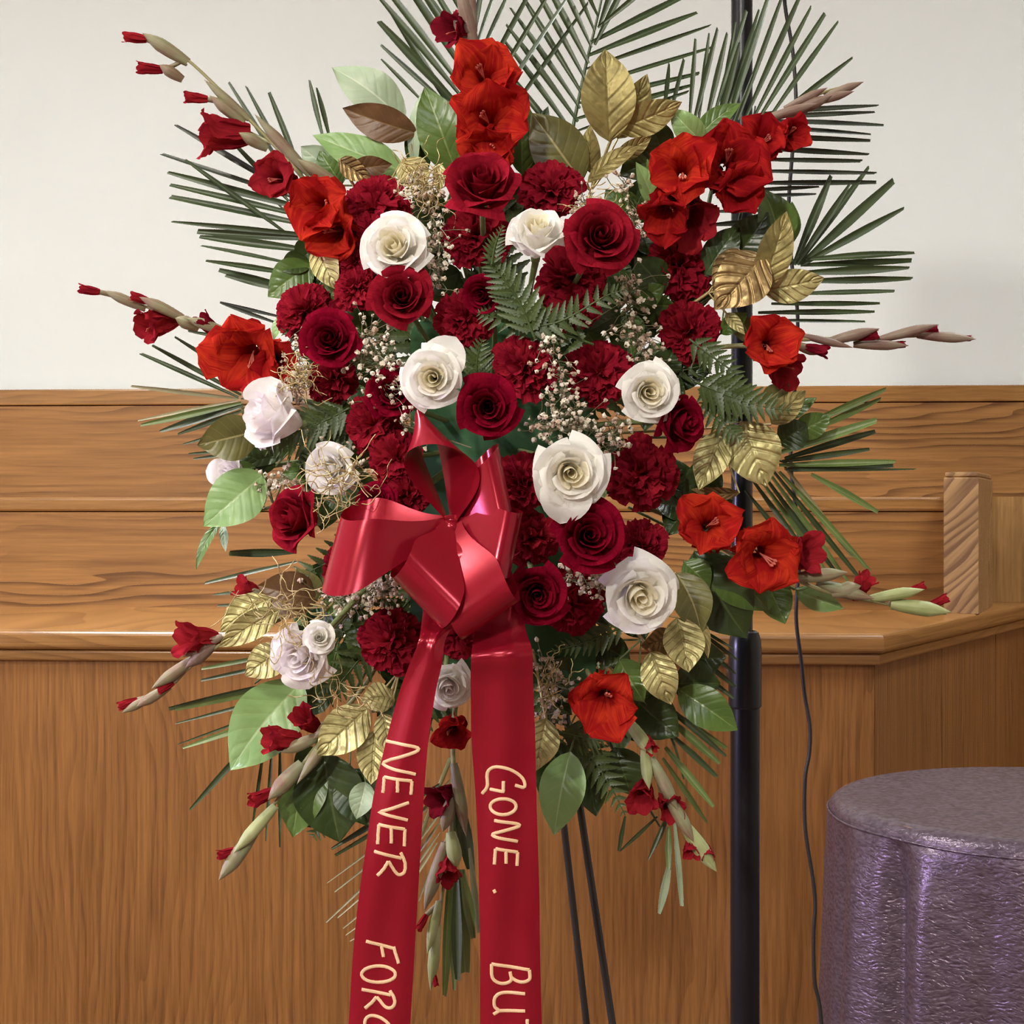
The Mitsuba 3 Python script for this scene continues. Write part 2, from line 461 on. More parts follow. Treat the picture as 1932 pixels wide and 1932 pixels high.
def petal_tex(base, edge, k=60.0, amt=0.5):
    """petal pigment: fine streaks along the petal and blotchy tone"""
    def fn(p, n, uv):
        m = fbm(p.x * k, p.y * k, p.z * k, 3)
        s = noise(uv.x * 26, uv.y * 3.0, m * 2)
        return mix(base, edge, dr.clip(amt * (0.7 * s + 1.1 * m - 0.3), 0, 1))
    return mikit.proc(fn)


thin('rose_white', petal_tex((0.93, 0.92, 0.88), (0.88, 0.85, 0.78), 40, 0.5), 0.55, 0.5)
thin('rose_cream', petal_tex((0.93, 0.90, 0.78), (0.90, 0.83, 0.64), 40, 0.6), 0.55, 0.5)
thin('rose_blush', petal_tex((0.92, 0.89, 0.88), (0.86, 0.79, 0.77), 40, 0.6), 0.55, 0.5)
thin('rose_red', petal_tex((0.38, 0.015, 0.030), (0.21, 0.006, 0.018), 60, 0.9), 0.6, 0.35)
thin('rose_crimson', petal_tex((0.30, 0.006, 0.026), (0.15, 0.002, 0.014), 60, 0.8), 0.6, 0.35)
thin('carnation_red', petal_tex((0.46, 0.024, 0.040), (0.25, 0.008, 0.024), 80, 1.1), 0.65, 0.45)
thin('gladiolus_orange', petal_tex((0.76, 0.065, 0.022), (0.42, 0.014, 0.014), 50, 1.3), 0.5, 0.5)
thin('gladiolus_red', petal_tex((0.46, 0.028, 0.032), (0.26, 0.012, 0.024), 60, 1.0), 0.55, 0.45)
thin('gladiolus_scarlet', petal_tex((0.64, 0.034, 0.020), (0.32, 0.009, 0.014), 50, 1.3), 0.5, 0.5)
thin('gladiolus_wine', petal_tex((0.24, 0.010, 0.022), (0.14, 0.008, 0.018), 60, 0.8), 0.55, 0.4)
mat('stamen_pale', (0.60, 0.16, 0.12), 0.6)


def leaf_tex(base, vein, dark):
    """leaf blade with paler midrib and side veins and mottled green"""
    def fn(p, n, uv):
        u, v = uv.x, uv.y
        m = fbm(p.x * 45, p.y * 45, p.z * 45, 3)
        s = v * 6.5 - abs(u) * 1.5
        f = abs(s - dr.floor(s) - 0.5)
        ve = smoothstep(0.05, 0.0, f) * 0.22
        mid = smoothstep(0.06, 0.015, abs(u)) * 0.7
        return mix(mix(base, dark, dr.clip(1.5 * m - 0.35, 0, 1)), vein, dr.maximum(ve, mid))
    return mikit.proc(fn)


def leaf_bump(p, n, uv):
    u, v = uv.x, uv.y
    s = v * 6.5 - abs(u) * 1.5
    f = abs(s - dr.floor(s) - 0.5)
    return 0.6 * smoothstep(0.0, 0.3, f) + 0.5 * fbm(p.x * 150, p.y * 150, p.z * 150, 2) + 0.6 * smoothstep(0.0, 0.15, abs(u))


LB = mikit.proc(leaf_bump, 0.0006)
mat('leaf_light', leaf_tex((0.26, 0.42, 0.15), (0.42, 0.56, 0.28), (0.19, 0.34, 0.11)), 0.35, spec=0.5, bump=LB, bscale=0.0005)
mat('leaf_pale', leaf_tex((0.40, 0.50, 0.34), (0.60, 0.66, 0.50), (0.32, 0.44, 0.27)), 0.4, spec=0.5, bump=LB, bscale=0.0005)
mat('leaf_mid', leaf_tex((0.105, 0.180, 0.036), (0.22, 0.30, 0.10), (0.06, 0.12, 0.022)), 0.32, spec=0.5, bump=LB, bscale=0.0005)
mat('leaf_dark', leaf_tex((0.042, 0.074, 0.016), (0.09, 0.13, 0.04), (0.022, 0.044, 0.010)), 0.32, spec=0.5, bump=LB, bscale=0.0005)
mat('leaf_bronze', leaf_tex((0.16, 0.080, 0.030), (0.26, 0.16, 0.07), (0.09, 0.045, 0.018)), 0.4, spec=0.5, bump=LB, bscale=0.0005)
mat('leaf_olive', leaf_tex((0.18, 0.17, 0.05), (0.50, 0.44, 0.20), (0.10, 0.10, 0.03)), 0.35, spec=0.5, bump=LB, bscale=0.0005)


def gold_tex(base, worn):
    def fn(p, n, uv):
        m = fbm(p.x * 60, p.y * 60, p.z * 60, 4)
        return mix(base, worn, smoothstep(0.45, 0.75, m))
    return mikit.proc(fn)


def gold_bump(p, n, uv):
    u, v = uv.x, uv.y
    s = v * 6.0 - abs(u) * 1.5
    f = abs(s - dr.floor(s) - 0.5)
    return smoothstep(0.0, 0.25, f) + 1.2 * fbm(p.x * 110, p.y * 110, p.z * 110, 2) + 0.8 * smoothstep(0.0, 0.12, abs(u))


GB = mikit.proc(gold_bump, 0.0006)
mat('leaf_gold', gold_tex((0.325, 0.265, 0.092), (0.21, 0.17, 0.055)), 0.46, metal=0.4, bump=GB, bscale=0.0009)
mat('leaf_copper', gold_tex((0.40, 0.27, 0.11), (0.22, 0.14, 0.055)), 0.36, metal=0.55, bump=GB, bscale=0.0017)
mat('leaf_brass', gold_tex((0.58, 0.52, 0.22), (0.36, 0.32, 0.12)), 0.38, metal=0.35, bump=GB, bscale=0.0014)


def palm_tex(base, dark, rib):
    def fn(p, n, uv):
        m = fbm(p.x * 40, p.y * 40, p.z * 40, 2)
        s = noise(uv.x * 9 + 3, uv.y * 1.5, 1.0)
        c = mix(base, dark, dr.clip(0.8 * m + 0.7 * s - 0.3, 0, 1))
        return mix(c, rib, 0.5 * smoothstep(0.16, 0.05, abs(uv.x)))
    return mikit.proc(fn)


mat('palm_green', palm_tex((0.060, 0.092, 0.032), (0.028, 0.048, 0.020), (0.10, 0.13, 0.055)), 0.38, spec=0.5)
mat('palm_dark', palm_tex((0.040, 0.050, 0.030), (0.022, 0.030, 0.019), (0.075, 0.085, 0.055)), 0.38, spec=0.5)
mat('palm_bright', palm_tex((0.17, 0.235, 0.065), (0.085, 0.140, 0.038), (0.26, 0.30, 0.12)), 0.38, spec=0.5)
mat('palm_straw', palm_tex((0.34, 0.31, 0.16), (0.20, 0.18, 0.09), (0.44, 0.40, 0.24)), 0.45, spec=0.4)
mat('fern_green', palm_tex((0.066, 0.100, 0.022), (0.032, 0.056, 0.013), (0.11, 0.15, 0.045)), 0.4, spec=0.45)
mat('stem_green', (0.16, 0.20, 0.075), 0.5)
mat('stem_olive', (0.26, 0.24, 0.10), 0.5)


def sheath_tex(base, tint):
    def fn(p, n, uv):
        m = fbm(p.x * 50, p.y * 50, p.z * 50, 3)
        s = noise(uv.x * 14, uv.y * 2, 2.0)
        return mix(base, tint, dr.clip(1.5 * m + 0.5 * s - 0.55, 0, 1))
    return mikit.proc(fn)


mat('sheath_green', sheath_tex((0.27, 0.30, 0.16), (0.24, 0.13, 0.09)), 0.5, spec=0.4)
mat('sheath_mauve', sheath_tex((0.25, 0.20, 0.145), (0.17, 0.075, 0.06)), 0.5, spec=0.4)
mat('sheath_bright', sheath_tex((0.42, 0.45, 0.22), (0.26, 0.31, 0.11)), 0.5, spec=0.4)
mat('blossom_white', mikit.proc(lambda p, n, uv: mix((0.74, 0.68, 0.54), (0.50, 0.36, 0.26), smoothstep(0.35, 0.7, noise(p.x * 90, p.y * 90, p.z * 90)))), 0.7, spec=0.3)
mat('blossom_stem', (0.20, 0.19, 0.10), 0.6)
mat('gilt_paint', (0.62, 0.50, 0.24), 0.4, metal=0.4)
mat('foam_green', (0.055, 0.135, 0.06), 0.95, spec=0.1)


def satin_bump(p, n, uv):
    return noise(uv.x * 3.0, uv.y * 300, 1.0)


mat('satin_red', (0.195, 0.005, 0.014), 0.20, spec=0.65, spec_tint=0.6)
mat('paint_gold', (0.78, 0.52, 0.30), 0.5, spec=0.4)

# ---------------------------------------------------------------- plant builders
CX, CY = 930, 800
HUB = at(930, 830, 1.86)


def dome(x, y):
    q = ((x - CX) / 470) ** 2 + ((y - CY) / 640) ** 2
    return 1.655 + 0.165 * min(q, 1.25)


def outward(x, y, tilt=0.8):
    return unit(arr((x - CX) / 470 * tilt, -1.0, -(y - CY) / 640 * tilt))


def frame(n, roll=0.0):
    z = unit(n)
    ref = arr(0, 0, 1) if abs(z[2]) < 0.95 else arr(0, 1, 0)
    x = unit(np.cross(ref, z))
    y = np.cross(z, x)
    c, s = math.cos(roll), math.sin(roll)
    return np.stack([c * x + s * y, c * y - s * x, z])


def aim(dx, dy, toward=1.0):
    """a facing direction: dx to the right of the picture, dy down, toward the viewer"""
    return unit(arr(dx, -toward, -dy))


def stem_to_hub(head, n, R, r0=0.003):
    b = head - n * R * 1.0
    m = head - n * R * 1.6 + (HUB - head) * 0.25
    e = head + (HUB - head) * 0.75
    e[1] = max(e[1], 1.83)
    return tube(spline([b, m, e], 8), r0, 6)


def rose_petal(R, phi, W, rt, H, curl, spir, rng, nu=11, nv=9, point=0.0, zb=-0.95):
    u, v = uvgrid(nu, nv)
    w = (0.30 + 0.70 * v ** 0.55) * np.sqrt(np.clip(1 - 0.42 * np.clip((v - 0.55) / 0.45, 0, 1) ** 2, 0, 1))
    ang = phi + u * W * w
    ve = v * (1 - 0.13 * u ** 2 + point * 0.10 * (1 - np.abs(u)) ** 2)
    pr = 1 - (1 - np.clip(ve, 0, 1)) ** 2.1
    r = 0.10 + (rt - 0.10) * pr
    r = r * (1 + spir * u)
    z = zb + (H - zb) * ve
    c = np.clip((v - 0.62) / 0.38, 0, 1)
    side = 1 + 0.45 * np.abs(u) ** 2
    r = r + curl * 0.26 * c ** 2 * side
    z = z - curl * 0.26 * c ** 2.4 * side
    k = rng.uniform(0, 6.28, 3)
    r = r + 0.020 * np.sin(2.6 * u + k[0] + 2 * v) * c + 0.005 * np.sin(7 * u + k[1]) * c
    z = z + 0.020 * np.sin(2.4 * u + k[2]) * c
    P = np.stack([r * np.cos(ang), r * np.sin(ang), z], 1) * R
    return P, quads(nu, nv), np.stack([u, v], 1)


def rose(label, x, y, Rpx, n, kind, d=None, seed=0, openness=1.0, core_kind=None, tall=1.0, group=None, loose=None, core=True):
    rng = np.random.default_rng(seed + 100)
    d = dome(x, y) if d is None else d
    c = at(x, y, d)
    R = Rpx * d / FOC * 0.97
    A = frame(n, rng.uniform(0, 6.28))
    t = thing('rose', label, 'rose', group or ('white roses in the spray' if 'white' in kind or 'blush' in kind else 'dark red roses in the spray'))
    pet = []
    g = 2.4
    n0 = 5 if core else 2
    for i in range(n0):
        f = i / max(n0 - 1, 1)
        pet.append((i * g, 2.5 - 0.9 * f, 0.10 + 0.19 * f, 0.40 - 0.02 * f, 0.0 + 0.1 * f, 0.22, 0, core_kind or kind))
    for i in range(8):
        f = i / 7
        pet.append(((i + 5) * g, 1.40 - 0.25 * f, 0.34 + 0.32 * f * openness, 0.42 - 0.10 * f * openness, 0.22 + 0.33 * f * openness, 0.13, 0.2, (core_kind or kind) if i < 2 else kind))
    for i in range(7):
        f = i / 6
        pet.append(((i + 13) * g + rng.uniform(-.2, .2), 1.06, 0.72 + 0.14 * f * openness, 0.25 - 0.24 * f * openness, 0.62 + 0.38 * f * openness, 0.06, 0.85, kind))
    for phi, W, rt, H, curl, sp, pt, m in pet:
        P, F, uv = rose_petal(R, phi, W, rt, H * tall, curl, sp, rng, point=pt, zb=-0.95 * tall)
        part(t, 'petal', (P @ A + c, F), m, True, uv)
    for (lx, ly, l) in (loose or []):       # a petal that has dropped open: towards (lx, ly) of the picture, l radii long
        dirn = unit(arr(lx, 0.25, -ly))
        leafsurf(t, 'petal', c - arr(0, -0.25 * R, 0) + dirn * 0.35 * R, c + dirn * l * R, R * 1.5, kind, n=arr(0, -1, 0), fold=0.12, arch=0.18, shape=(0.55, 0.45), nu=9, nv=9)
    a = np.linspace(0, 2 * np.pi, 9)[:-1]
    hip = [(0.02, -1.15), (0.16, -1.08), (0.17, -0.98), (0.12, -0.9)]
    V, F = lathe([(r * R, z * R * tall) for r, z in hip], (0, 0, 0), 10)
    part(t, 'calyx', (V @ A + c, F), 'stem_green')
    part(t, 'stem', stem_to_hub(c, A[2], R * tall), 'stem_green')
    return t


def carnation(label, x, y, Rpx, n, d=None, seed=0, m='carnation_red'):
    rng = np.random.default_rng(seed + 500)
    d = (dome(x, y) + 0.012) if d is None else d
    c = at(x, y, d)
    R = Rpx * d / FOC * 1.0
    A = frame(n, rng.uniform(0, 6.28))
    t = thing('carnation', label, 'carnation', 'dark red carnations in the spray')
    parts, uvs = [], []
    N = 46
    for i in range(N):
        th = math.radians(92) * math.sqrt((i + 0.5) / N)
        ph = i * 2.39996 + rng.uniform(-.25, .25)
        dirn = arr(math.sin(th) * math.cos(ph), math.sin(th) * math.sin(ph), math.cos(th))
        rad = arr(math.cos(ph), math.sin(ph), 0)
        tang = arr(-math.sin(ph), math.cos(ph), 0)
        ro = rng.normal(0, 0.55) + (rng.uniform(-1, 1) if i < 10 else 0)
        nb = np.cross(tang, dirn)
        side = math.cos(ro) * tang + math.sin(ro) * nb
        nor = np.cross(dirn, side)
        u, v = uvgrid(13, 6)
        L = R * rng.uniform(0.86, 1.04) * (1.0 if th > 0.6 else 0.92)
        W = R * rng.uniform(0.36, 0.50)
        zig = 0.07 * np.abs(((u * 3.5 + rng.uniform(0, 1)) % 1) - 0.5) * 2
        ln = v * (1 - 0.16 * u ** 2) + zig * (v > 0.95)
        w = u * W * (0.12 + 0.88 * v ** 0.9)
        wave = R * 0.11 * np.sin(u * rng.uniform(4, 8) + rng.uniform(0, 6)) * v ** 1.5 + R * 0.05 * np.sin(u * 13 + rng.uniform(0, 6)) * v ** 3
        curl = R * rng.uniform(-0.10, 0.28) * np.clip((v - 0.6) / 0.4, 0, 1) ** 2
        P = dirn * (ln * L)[:, None] + side * w[:, None] + nor * (wave)[:, None] + (rad * 0.9 - arr(0, 0, 0.5)) * curl[:, None]
        P[:, 2] = P[:, 2] * 0.80 - 0.38 * R
        parts.append((P, quads(13, 6)))
        uvs.append(np.stack([u, v], 1))
    V, F = cat(parts)
    part(t, 'ruffled_petals', (V @ A + c, F), m, True, np.vstack(uvs), kind='stuff')
    V, F = lathe([(0.05 * R, -1.3 * R), (0.2 * R, -1.2 * R), (0.26 * R, -0.5 * R), (0.3 * R, -0.30 * R)], (0, 0, 0), 10)
    part(t, 'calyx', (V @ A + c, F), 'stem_green')
    part(t, 'stem', stem_to_hub(c, A[2], R * 1.2), 'stem_green')
    return t


def tepal(R, L, phi, f1, W, rng, ruf=0.08, nu=11, nv=13, back=0.0, r0=0.10):
    """one gladiolus tepal: runs up the throat and flares to f1 radians from the axis"""
    s = np.linspace(0, 1, nv)
    fl = 0.10 + (f1 - 0.10) * np.clip((s - 0.28) / 0.55, 0, 1) ** 1.3 + back * np.clip((s - 0.75) / 0.25, 0, 1)
    ds = L / (nv - 1)
    rho = r0 * R + np.concatenate([[0], np.cumsum(np.sin((fl[1:] + fl[:-1]) / 2) * ds)])
    zz = np.concatenate([[0], np.cumsum(np.cos((fl[1:] + fl[:-1]) / 2) * ds)])
    u, v = uvgrid(nu, nv)
    j = np.tile(np.arange(nv), nu)
    wid = W * (0.36 + 0.64 * np.sin(np.pi * np.clip(0.10 + 0.86 * v, 0, 1)) ** 0.8) * (np.clip((1.0 - v) * 5 + 0.22, 0, 1) if r0 < 0.2 else np.clip((1.0 - v) * 8 + 0.45, 0, 1))
    x = u * wid
    r, z, f = rho[j], zz[j], fl[j]
    a = np.clip(x / (r + 0.28 * R), -1.5, 1.5)
    k1, k2, k3 = rng.uniform(0, 6.28, 3)
    x = x * (1 + 0.16 * np.sin(19 * v + k3 + 2.0 * np.sin(31 * v + k1)) * (np.abs(u) > 0.9) * np.clip(3 * v - 1, 0, 1) * (ruf > 0.08))
    bump = ruf * R * np.abs(u) ** 1.3 * np.sin(12 * v + 2.4 * u + k1) * np.clip(v * 2 - 0.5, 0, 1) + 0.35 * ruf * R * np.sin(25 * v + k2) * np.abs(u) ** 2 * v - 0.06 * R * (1 - np.abs(u)) ** 3 * v
    px = r * np.cos(phi) - x * np.sin(phi) - (r * (1 - np.cos(a * 0.8))) * np.cos(phi)
    py = r * np.sin(phi) + x * np.cos(phi) - (r * (1 - np.cos(a * 0.8))) * np.sin(phi)
    nx, nz = -np.cos(f), np.sin(f)
    px += bump * nx * np.cos(phi)
    py += bump * nx * np.sin(phi)
    z = z + bump * nz
    return np.stack([px, py, z], 1), quads(nu, nv), np.stack([u, v], 1)


def floret(t, c, n, R, open_, m, rng, base=None, name='floret', inner=None):
    """open_: 0 closed bud .. 1 wide open.  c = centre of the mouth"""
    A = frame(n, rng.uniform(0, 6.28))
    n = A[2]
    L = R * (1.95 if open_ > 0.6 else 2.3)
    f1 = (0.03 + 0.95 * open_ ** 1.1) * 1.45
    W = R * (0.34 + 0.42 * open_)
    zc = L * (0.46 if open_ > 0.6 else 0.72)
    r0 = 0.10 if open_ > 0.6 else 0.24
    fk = numbered(t + '__' + name)
    labels[fk] = {}
    first = True
    for ring in (0, 1):
        for k in range(3):
            P, F, uv = tepal(R * (1 - 0.15 * ring), L * (1 - 0.06 * ring) * rng.uniform(1 - 0.20 * open_, 1 + 0.04 * open_), k * 2.094 + ring * 1.047 + rng.uniform(-.12, .12), f1 * (1 - 0.14 * ring) + rng.uniform(-.42, .16) * open_, W * rng.uniform(0.92, 1.1), rng,
                             ruf=0.03 + 0.17 * open_, back=rng.uniform(0, .7) * open_, r0=r0)
            P[:, 2] -= zc
            part(fk, 'petal', (P @ A + c, F), m, True, uv)
    if open_ > 0.5:
        for k in range(3):
            a = k * 0.5 - 0.5
            tip = arr(0.14 * R * math.cos(a) + 0.10 * R, 0.14 * R * math.sin(a), 0.12 * R)
            part(fk, 'stamen', cat([tube(spline([(0, 0, -zc * 0.8), (0.03 * R, 0, -zc * .3), tip], 6) @ A + c, 0.022 * R, 5), tube(spline([tip, tip + arr(0.04, 0.02, 0.13) * R], 3) @ A + c, [0.03 * R, 0.045 * R, 0.015 * R], 5)]), 'stamen_pale')
    del labels[fk]
    return c - n * zc


def sheath(t, base, tip, width, m, n=None, name='bract', closed=0.9):
    """a pointed bract wrapped round the flower tube from base to tip"""
    ax = tip - base
    L = np.linalg.norm(ax)
    z = ax / L
    n = arr(0, -1, 0) if n is None else n
    x = unit(n - z * (n @ z))
    y = np.cross(z, x)
    u, v = uvgrid(11, 9)
    w = width * 0.5 * (0.45 + 0.55 * np.sin(np.pi * np.clip(v * 0.75 + 0.1, 0, 1))) * np.clip((1 - v) * 3, 0, 1) ** 0.7
    a = u * math.pi * closed
    P = base + z * (v * L)[:, None] + x * (w * np.cos(a))[:, None] + y * (w * np.sin(a))[:, None]
    part(t, name, (P, quads(11, 9)), m, True, np.stack([u, v], 1))


def leafsurf(t, name, p0, p1, W, m, n=None, fold=0.15, arch=0.08, shape=(0.85, 0.8), nu=11, nv=17, wave=0.02, seed=0, side=0.0, label=None):
    """a leaf blade from p0 to p1, W metres wide, facing n"""
    rng = np.random.default_rng(seed)
    ax = p1 - p0
    L = np.linalg.norm(ax)
    z = ax / L
    n = arr(0, -1, 0) if n is None else np.asarray(n, float)
    n = unit(n - z * (n @ z))
    x = np.cross(z, n)
    u, v = uvgrid(nu, nv)
    w = 0.5 * W * np.sin(np.pi * np.clip(v, 0, 1) ** shape[0]) ** shape[1] * (1 - 0.25 * np.clip((v - 0.8) / 0.2, 0, 1) * 1.0)
    k = rng.uniform(0, 6.28, 3)
    h = -fold * w * (np.abs(u) ** 0.9) * 0 + fold * w * np.abs(u) + arch * L * np.sin(np.pi * v) - 0.6 * arch * L * v ** 2
    h = h + wave * W * np.sin(6 * v + 2 * u + k[0]) * np.abs(u) ** 1.5 + 0.5 * wave * W * np.sin(13 * v + k[1]) * np.abs(u) ** 2
    bend = side * L * np.sin(np.pi * v)
    P = p0 + z * (v * L)[:, None] + x * (u * w + bend)[:, None] + n * h[:, None]
    part(t, name, (P, quads(nu, nv)), m, True, np.stack([u, v], 1), label=label)


def sprig(name, label, leaves, cat_='leaf sprig', group=None, stem_mat='stem_green', d=None):
    """leaves: (base x, base y, tip x, tip y, width px, material, depth, face dx, face dy)"""
    t = thing(name, label, cat_, group)
    bases = []
    for i, (bx, by, tx, ty, w, m, dd, fx, fy) in enumerate(leaves):
        rng = np.random.default_rng(int(bx * 7 + by * 13) % 9999)
        p0, p1 = at(bx, by, dd + 0.01), at(tx, ty, dd + rng.uniform(-0.012, 0.008))
        leafsurf(t, 'leaf', p0, p1, w * dd / FOC * 1.04, m, n=aim(fx, fy), fold=rng.uniform(0.05, 0.28), arch=rng.uniform(0.02, 0.12), wave=0.035, seed=i + int(bx), side=rng.uniform(-0.03, 0.03))
        bases.append(p0)
    b = np.array(bases)
    far = b[np.argmax(np.linalg.norm(b - HUB, axis=1))]
    e = far + (HUB - far) * 0.55
    e[1] = max(1.845, far[1] + 0.01)
    part(t, 'stem', tube(spline([far, (far + e) / 2 + arr(0, 0.006, 0), e], 6), 0.0018, 6), stem_mat)
    for p in bases:
        if np.linalg.norm(p - far) > 0.004:
            q = far + (e - far) * 0.35
            part(t, 'leaf_stalk', tube(spline([p, (p + q) / 2 + arr(0, 0.004, 0), q], 5), 0.0011, 5), stem_mat)
    return t


def leaflet(t, base, tip, wid, m, sag=0.0, fold=0.5, blunt=0.45, seed=0):
    rng = np.random.default_rng(seed)
    ax = tip - base
    L = np.linalg.norm(ax)
    z = ax / L
    n = unit(arr(rng.uniform(-.5, .5), -1, rng.uniform(-.5, .5)))
    n = unit(n - z * (n @ z))
    x = np.cross(z, n)
    u, v = uvgrid(5, 9)
    w = 0.5 * wid * (0.45 + 0.55 * np.clip(v * 2.2, 0, 1)) * (1 - (1 - blunt) * np.clip((v - 0.55) / 0.45, 0, 1) ** 1.5)
    vv = v * (1 - 0.006 * (u > 0) * (v > 0.99) * rng.uniform(-1, 3))
    P = base + z * (vv * L)[:, None] + x * (u * w)[:, None] + n * (fold * np.abs(u) * w)[:, None] + arr(0, 0, -1) * (sag * L * v ** 2)[:, None]
    part(t, 'leaflet', (P, quads(5, 9)), m, True, np.stack([u, v], 1))


def palm(label, spine, leaflets, m, d=1.86, wid=10.5, seed=0, sag=0.01):
    """spine: pixel polyline of the midrib; leaflets: (base x, base y, tip x, tip y[, width[, material]])"""
    rng = np.random.default_rng(seed)
    t = thing('palm_frond', label, 'palm frond', 'palm fronds behind the flowers')
    P = [at(x, y, d + 0.002) for x, y in spine]
    path = spline(P, 24)
    part(t, 'midrib', tube(path, np.linspace(0.0028, 0.0010, 24), 6), 'stem_olive' if m in ('palm_bright', 'palm_straw') else m)
    for i, q in enumerate(leaflets):
        bx, by, tx, ty = q[:4]
        w = (q[4] if len(q) > 4 else wid) * rng.uniform(1.0, 1.32)
        mm = q[5] if len(q) > 5 else m
        leaflet(t, at(bx, by, d), at(tx, ty, d + rng.uniform(-0.02, 0.025)), w * d / FOC, mm, sag=sag * rng.uniform(-0.5, 1.0), blunt=rng.uniform(0.3, 0.65), seed=seed * 100 + i)
    return t


def fern(label, pts, length_px, m='fern_green', d=None, seed=0, n=14, face=(0, 0)):
    """pts: pixel polyline of the midrib from base to tip"""
    rng = np.random.default_rng(seed + 40)
    x0, y0 = pts[len(pts) // 2]
    d = dome(x0, y0) - 0.005 if d is None else d
    t = thing('fern_frond', label, 'fern', 'leatherleaf fern fronds in the spray')
    path = spline([at(x, y, d + 0.012 * (1 - i / (len(pts) - 1))) for i, (x, y) in enumerate(pts)], 40)
    part(t, 'midrib', tube(path, np.linspace(0.0016, 0.0006, 40), 5), m)
    nn = aim(*face)
    for i in range(n):
        f = 0.10 + 0.86 * i / (n - 1)
        k = min(int(f * 39), 38)
        p, tg = path[k], unit(path[k + 1] - path[k])
        for s in (-1, 1):
            sd = np.cross(tg, nn) * s
            dirn = unit(sd * 0.85 + tg * 0.62 + nn * rng.uniform(-0.1, 0.22))
            L = length_px * d / FOC * (1 - f ** 1.6 * 0.85) * min(1, 0.6 + 2 * f) * rng.uniform(0.9, 1.08)
            W = L * 0.46
            q = unit(np.cross(dirn, nn))
            nr = np.cross(q, dirn)
            u, v = uvgrid(3, 15)
            tooth = np.where(np.arange(15) % 2 == 0, 1.0, 0.66)[np.tile(np.arange(15), 3)]
            w = 0.5 * W * np.clip(v * 8, 0.25, 1) * (1 - v ** 1.4 * 0.88) * tooth
            P = p + dirn * ((v + 0.04 * (tooth < 1) * np.abs(u)) * L)[:, None] + q * (u * w)[:, None] + nr * (0.25 * np.abs(u) * w - 0.10 * L * v ** 2)[:, None]
            part(t, 'pinna', (P, quads(3, 15)), m, True, np.stack([u, v], 1))
    return t


def blob(c, r, rng):
    """a tiny double blossom: a lumpy ball of ten facets by six"""
    a, b = np.meshgrid(np.arange(6) * np.pi / 3, np.linspace(0.25, 2.6, 4), indexing='ij')
    rr = r * rng.uniform(0.45, 1.3, a.shape)
    P = np.stack([rr * np.sin(b) * np.cos(a), rr * np.sin(b) * np.sin(a), rr * np.cos(b)], -1).reshape(-1, 3)
    F = []
    for i in range(6):
        for j in range(3):
            p, q = i * 4 + j, ((i + 1) % 6) * 4 + j
            F += [[p, q, q + 1], [p, q + 1, p + 1]]
    F += [[0, 8, 4], [0, 12, 8], [0, 16, 12], [0, 20, 16]]
    Q = np.linalg.qr(rng.normal(size=(3, 3)))[0]
    return P @ Q + c, np.array(F)


def babys_breath(label, pts, count, spread, size=4.3, d=None, seed=0, lift=0.0):
    """pts: pixel polyline the spray runs along; count blossoms scattered spread px about it"""
    rng = np.random.default_rng(seed + 900)
    t = thing('babys_breath', label, "baby's breath", "baby's breath sprays between the flowers")
    bl, st = [], []
    path = np.array(pts, float)
    root = None
    nodes = []
    for i in range(int(count * 1.5)):
        f = rng.uniform(0, len(path) - 1.001)
        k = int(f)
        q = path[k] * (1 - f + k) + path[k + 1] * (f - k)
        x, y = q + rng.normal(0, spread, 2)
        dd = (dome(x, y) if d is None else d) - 0.01 + rng.uniform(-0.020, 0.022) - lift
        c = at(x, y, dd)
        bl.append(blob(c, size * rng.uniform(0.65, 1.25) * dd / FOC, rng))
        b = at(q[0] + rng.normal(0, spread * .25), q[1] + rng.normal(0, spread * .25), dd + 0.03)
        st.append(tube(spline([c, (b + c) / 2 + rng.normal(0, 0.003, 3), b], 5), 0.00045, 4, False))
    main = spline([at(x, y, (dome(x, y) if d is None else d) + 0.02) for x, y in pts], 20)
    st.append(tube(main, 0.0009, 5))
    part(t, 'blossoms', cat(bl), 'blossom_white', 30, kind='stuff')
    part(t, 'twigs', cat(st), 'blossom_stem', True, kind='stuff')
    return t

# ---------------------------------------------------------------- the spray: foam and palms
fo = thing('floral_foam', 'dark green foam cage hidden behind the middle of the flowers', 'floral foam')
fp = [(-0.115, 1.80), (0.095, 1.80), (0.095, 1.862), (-0.115, 1.862)]
put(fo, loft_plan(fp, rounded(CAM_Z - 0.20, CAM_Z + 0.22, 0.02)), 'foam_green', 30)

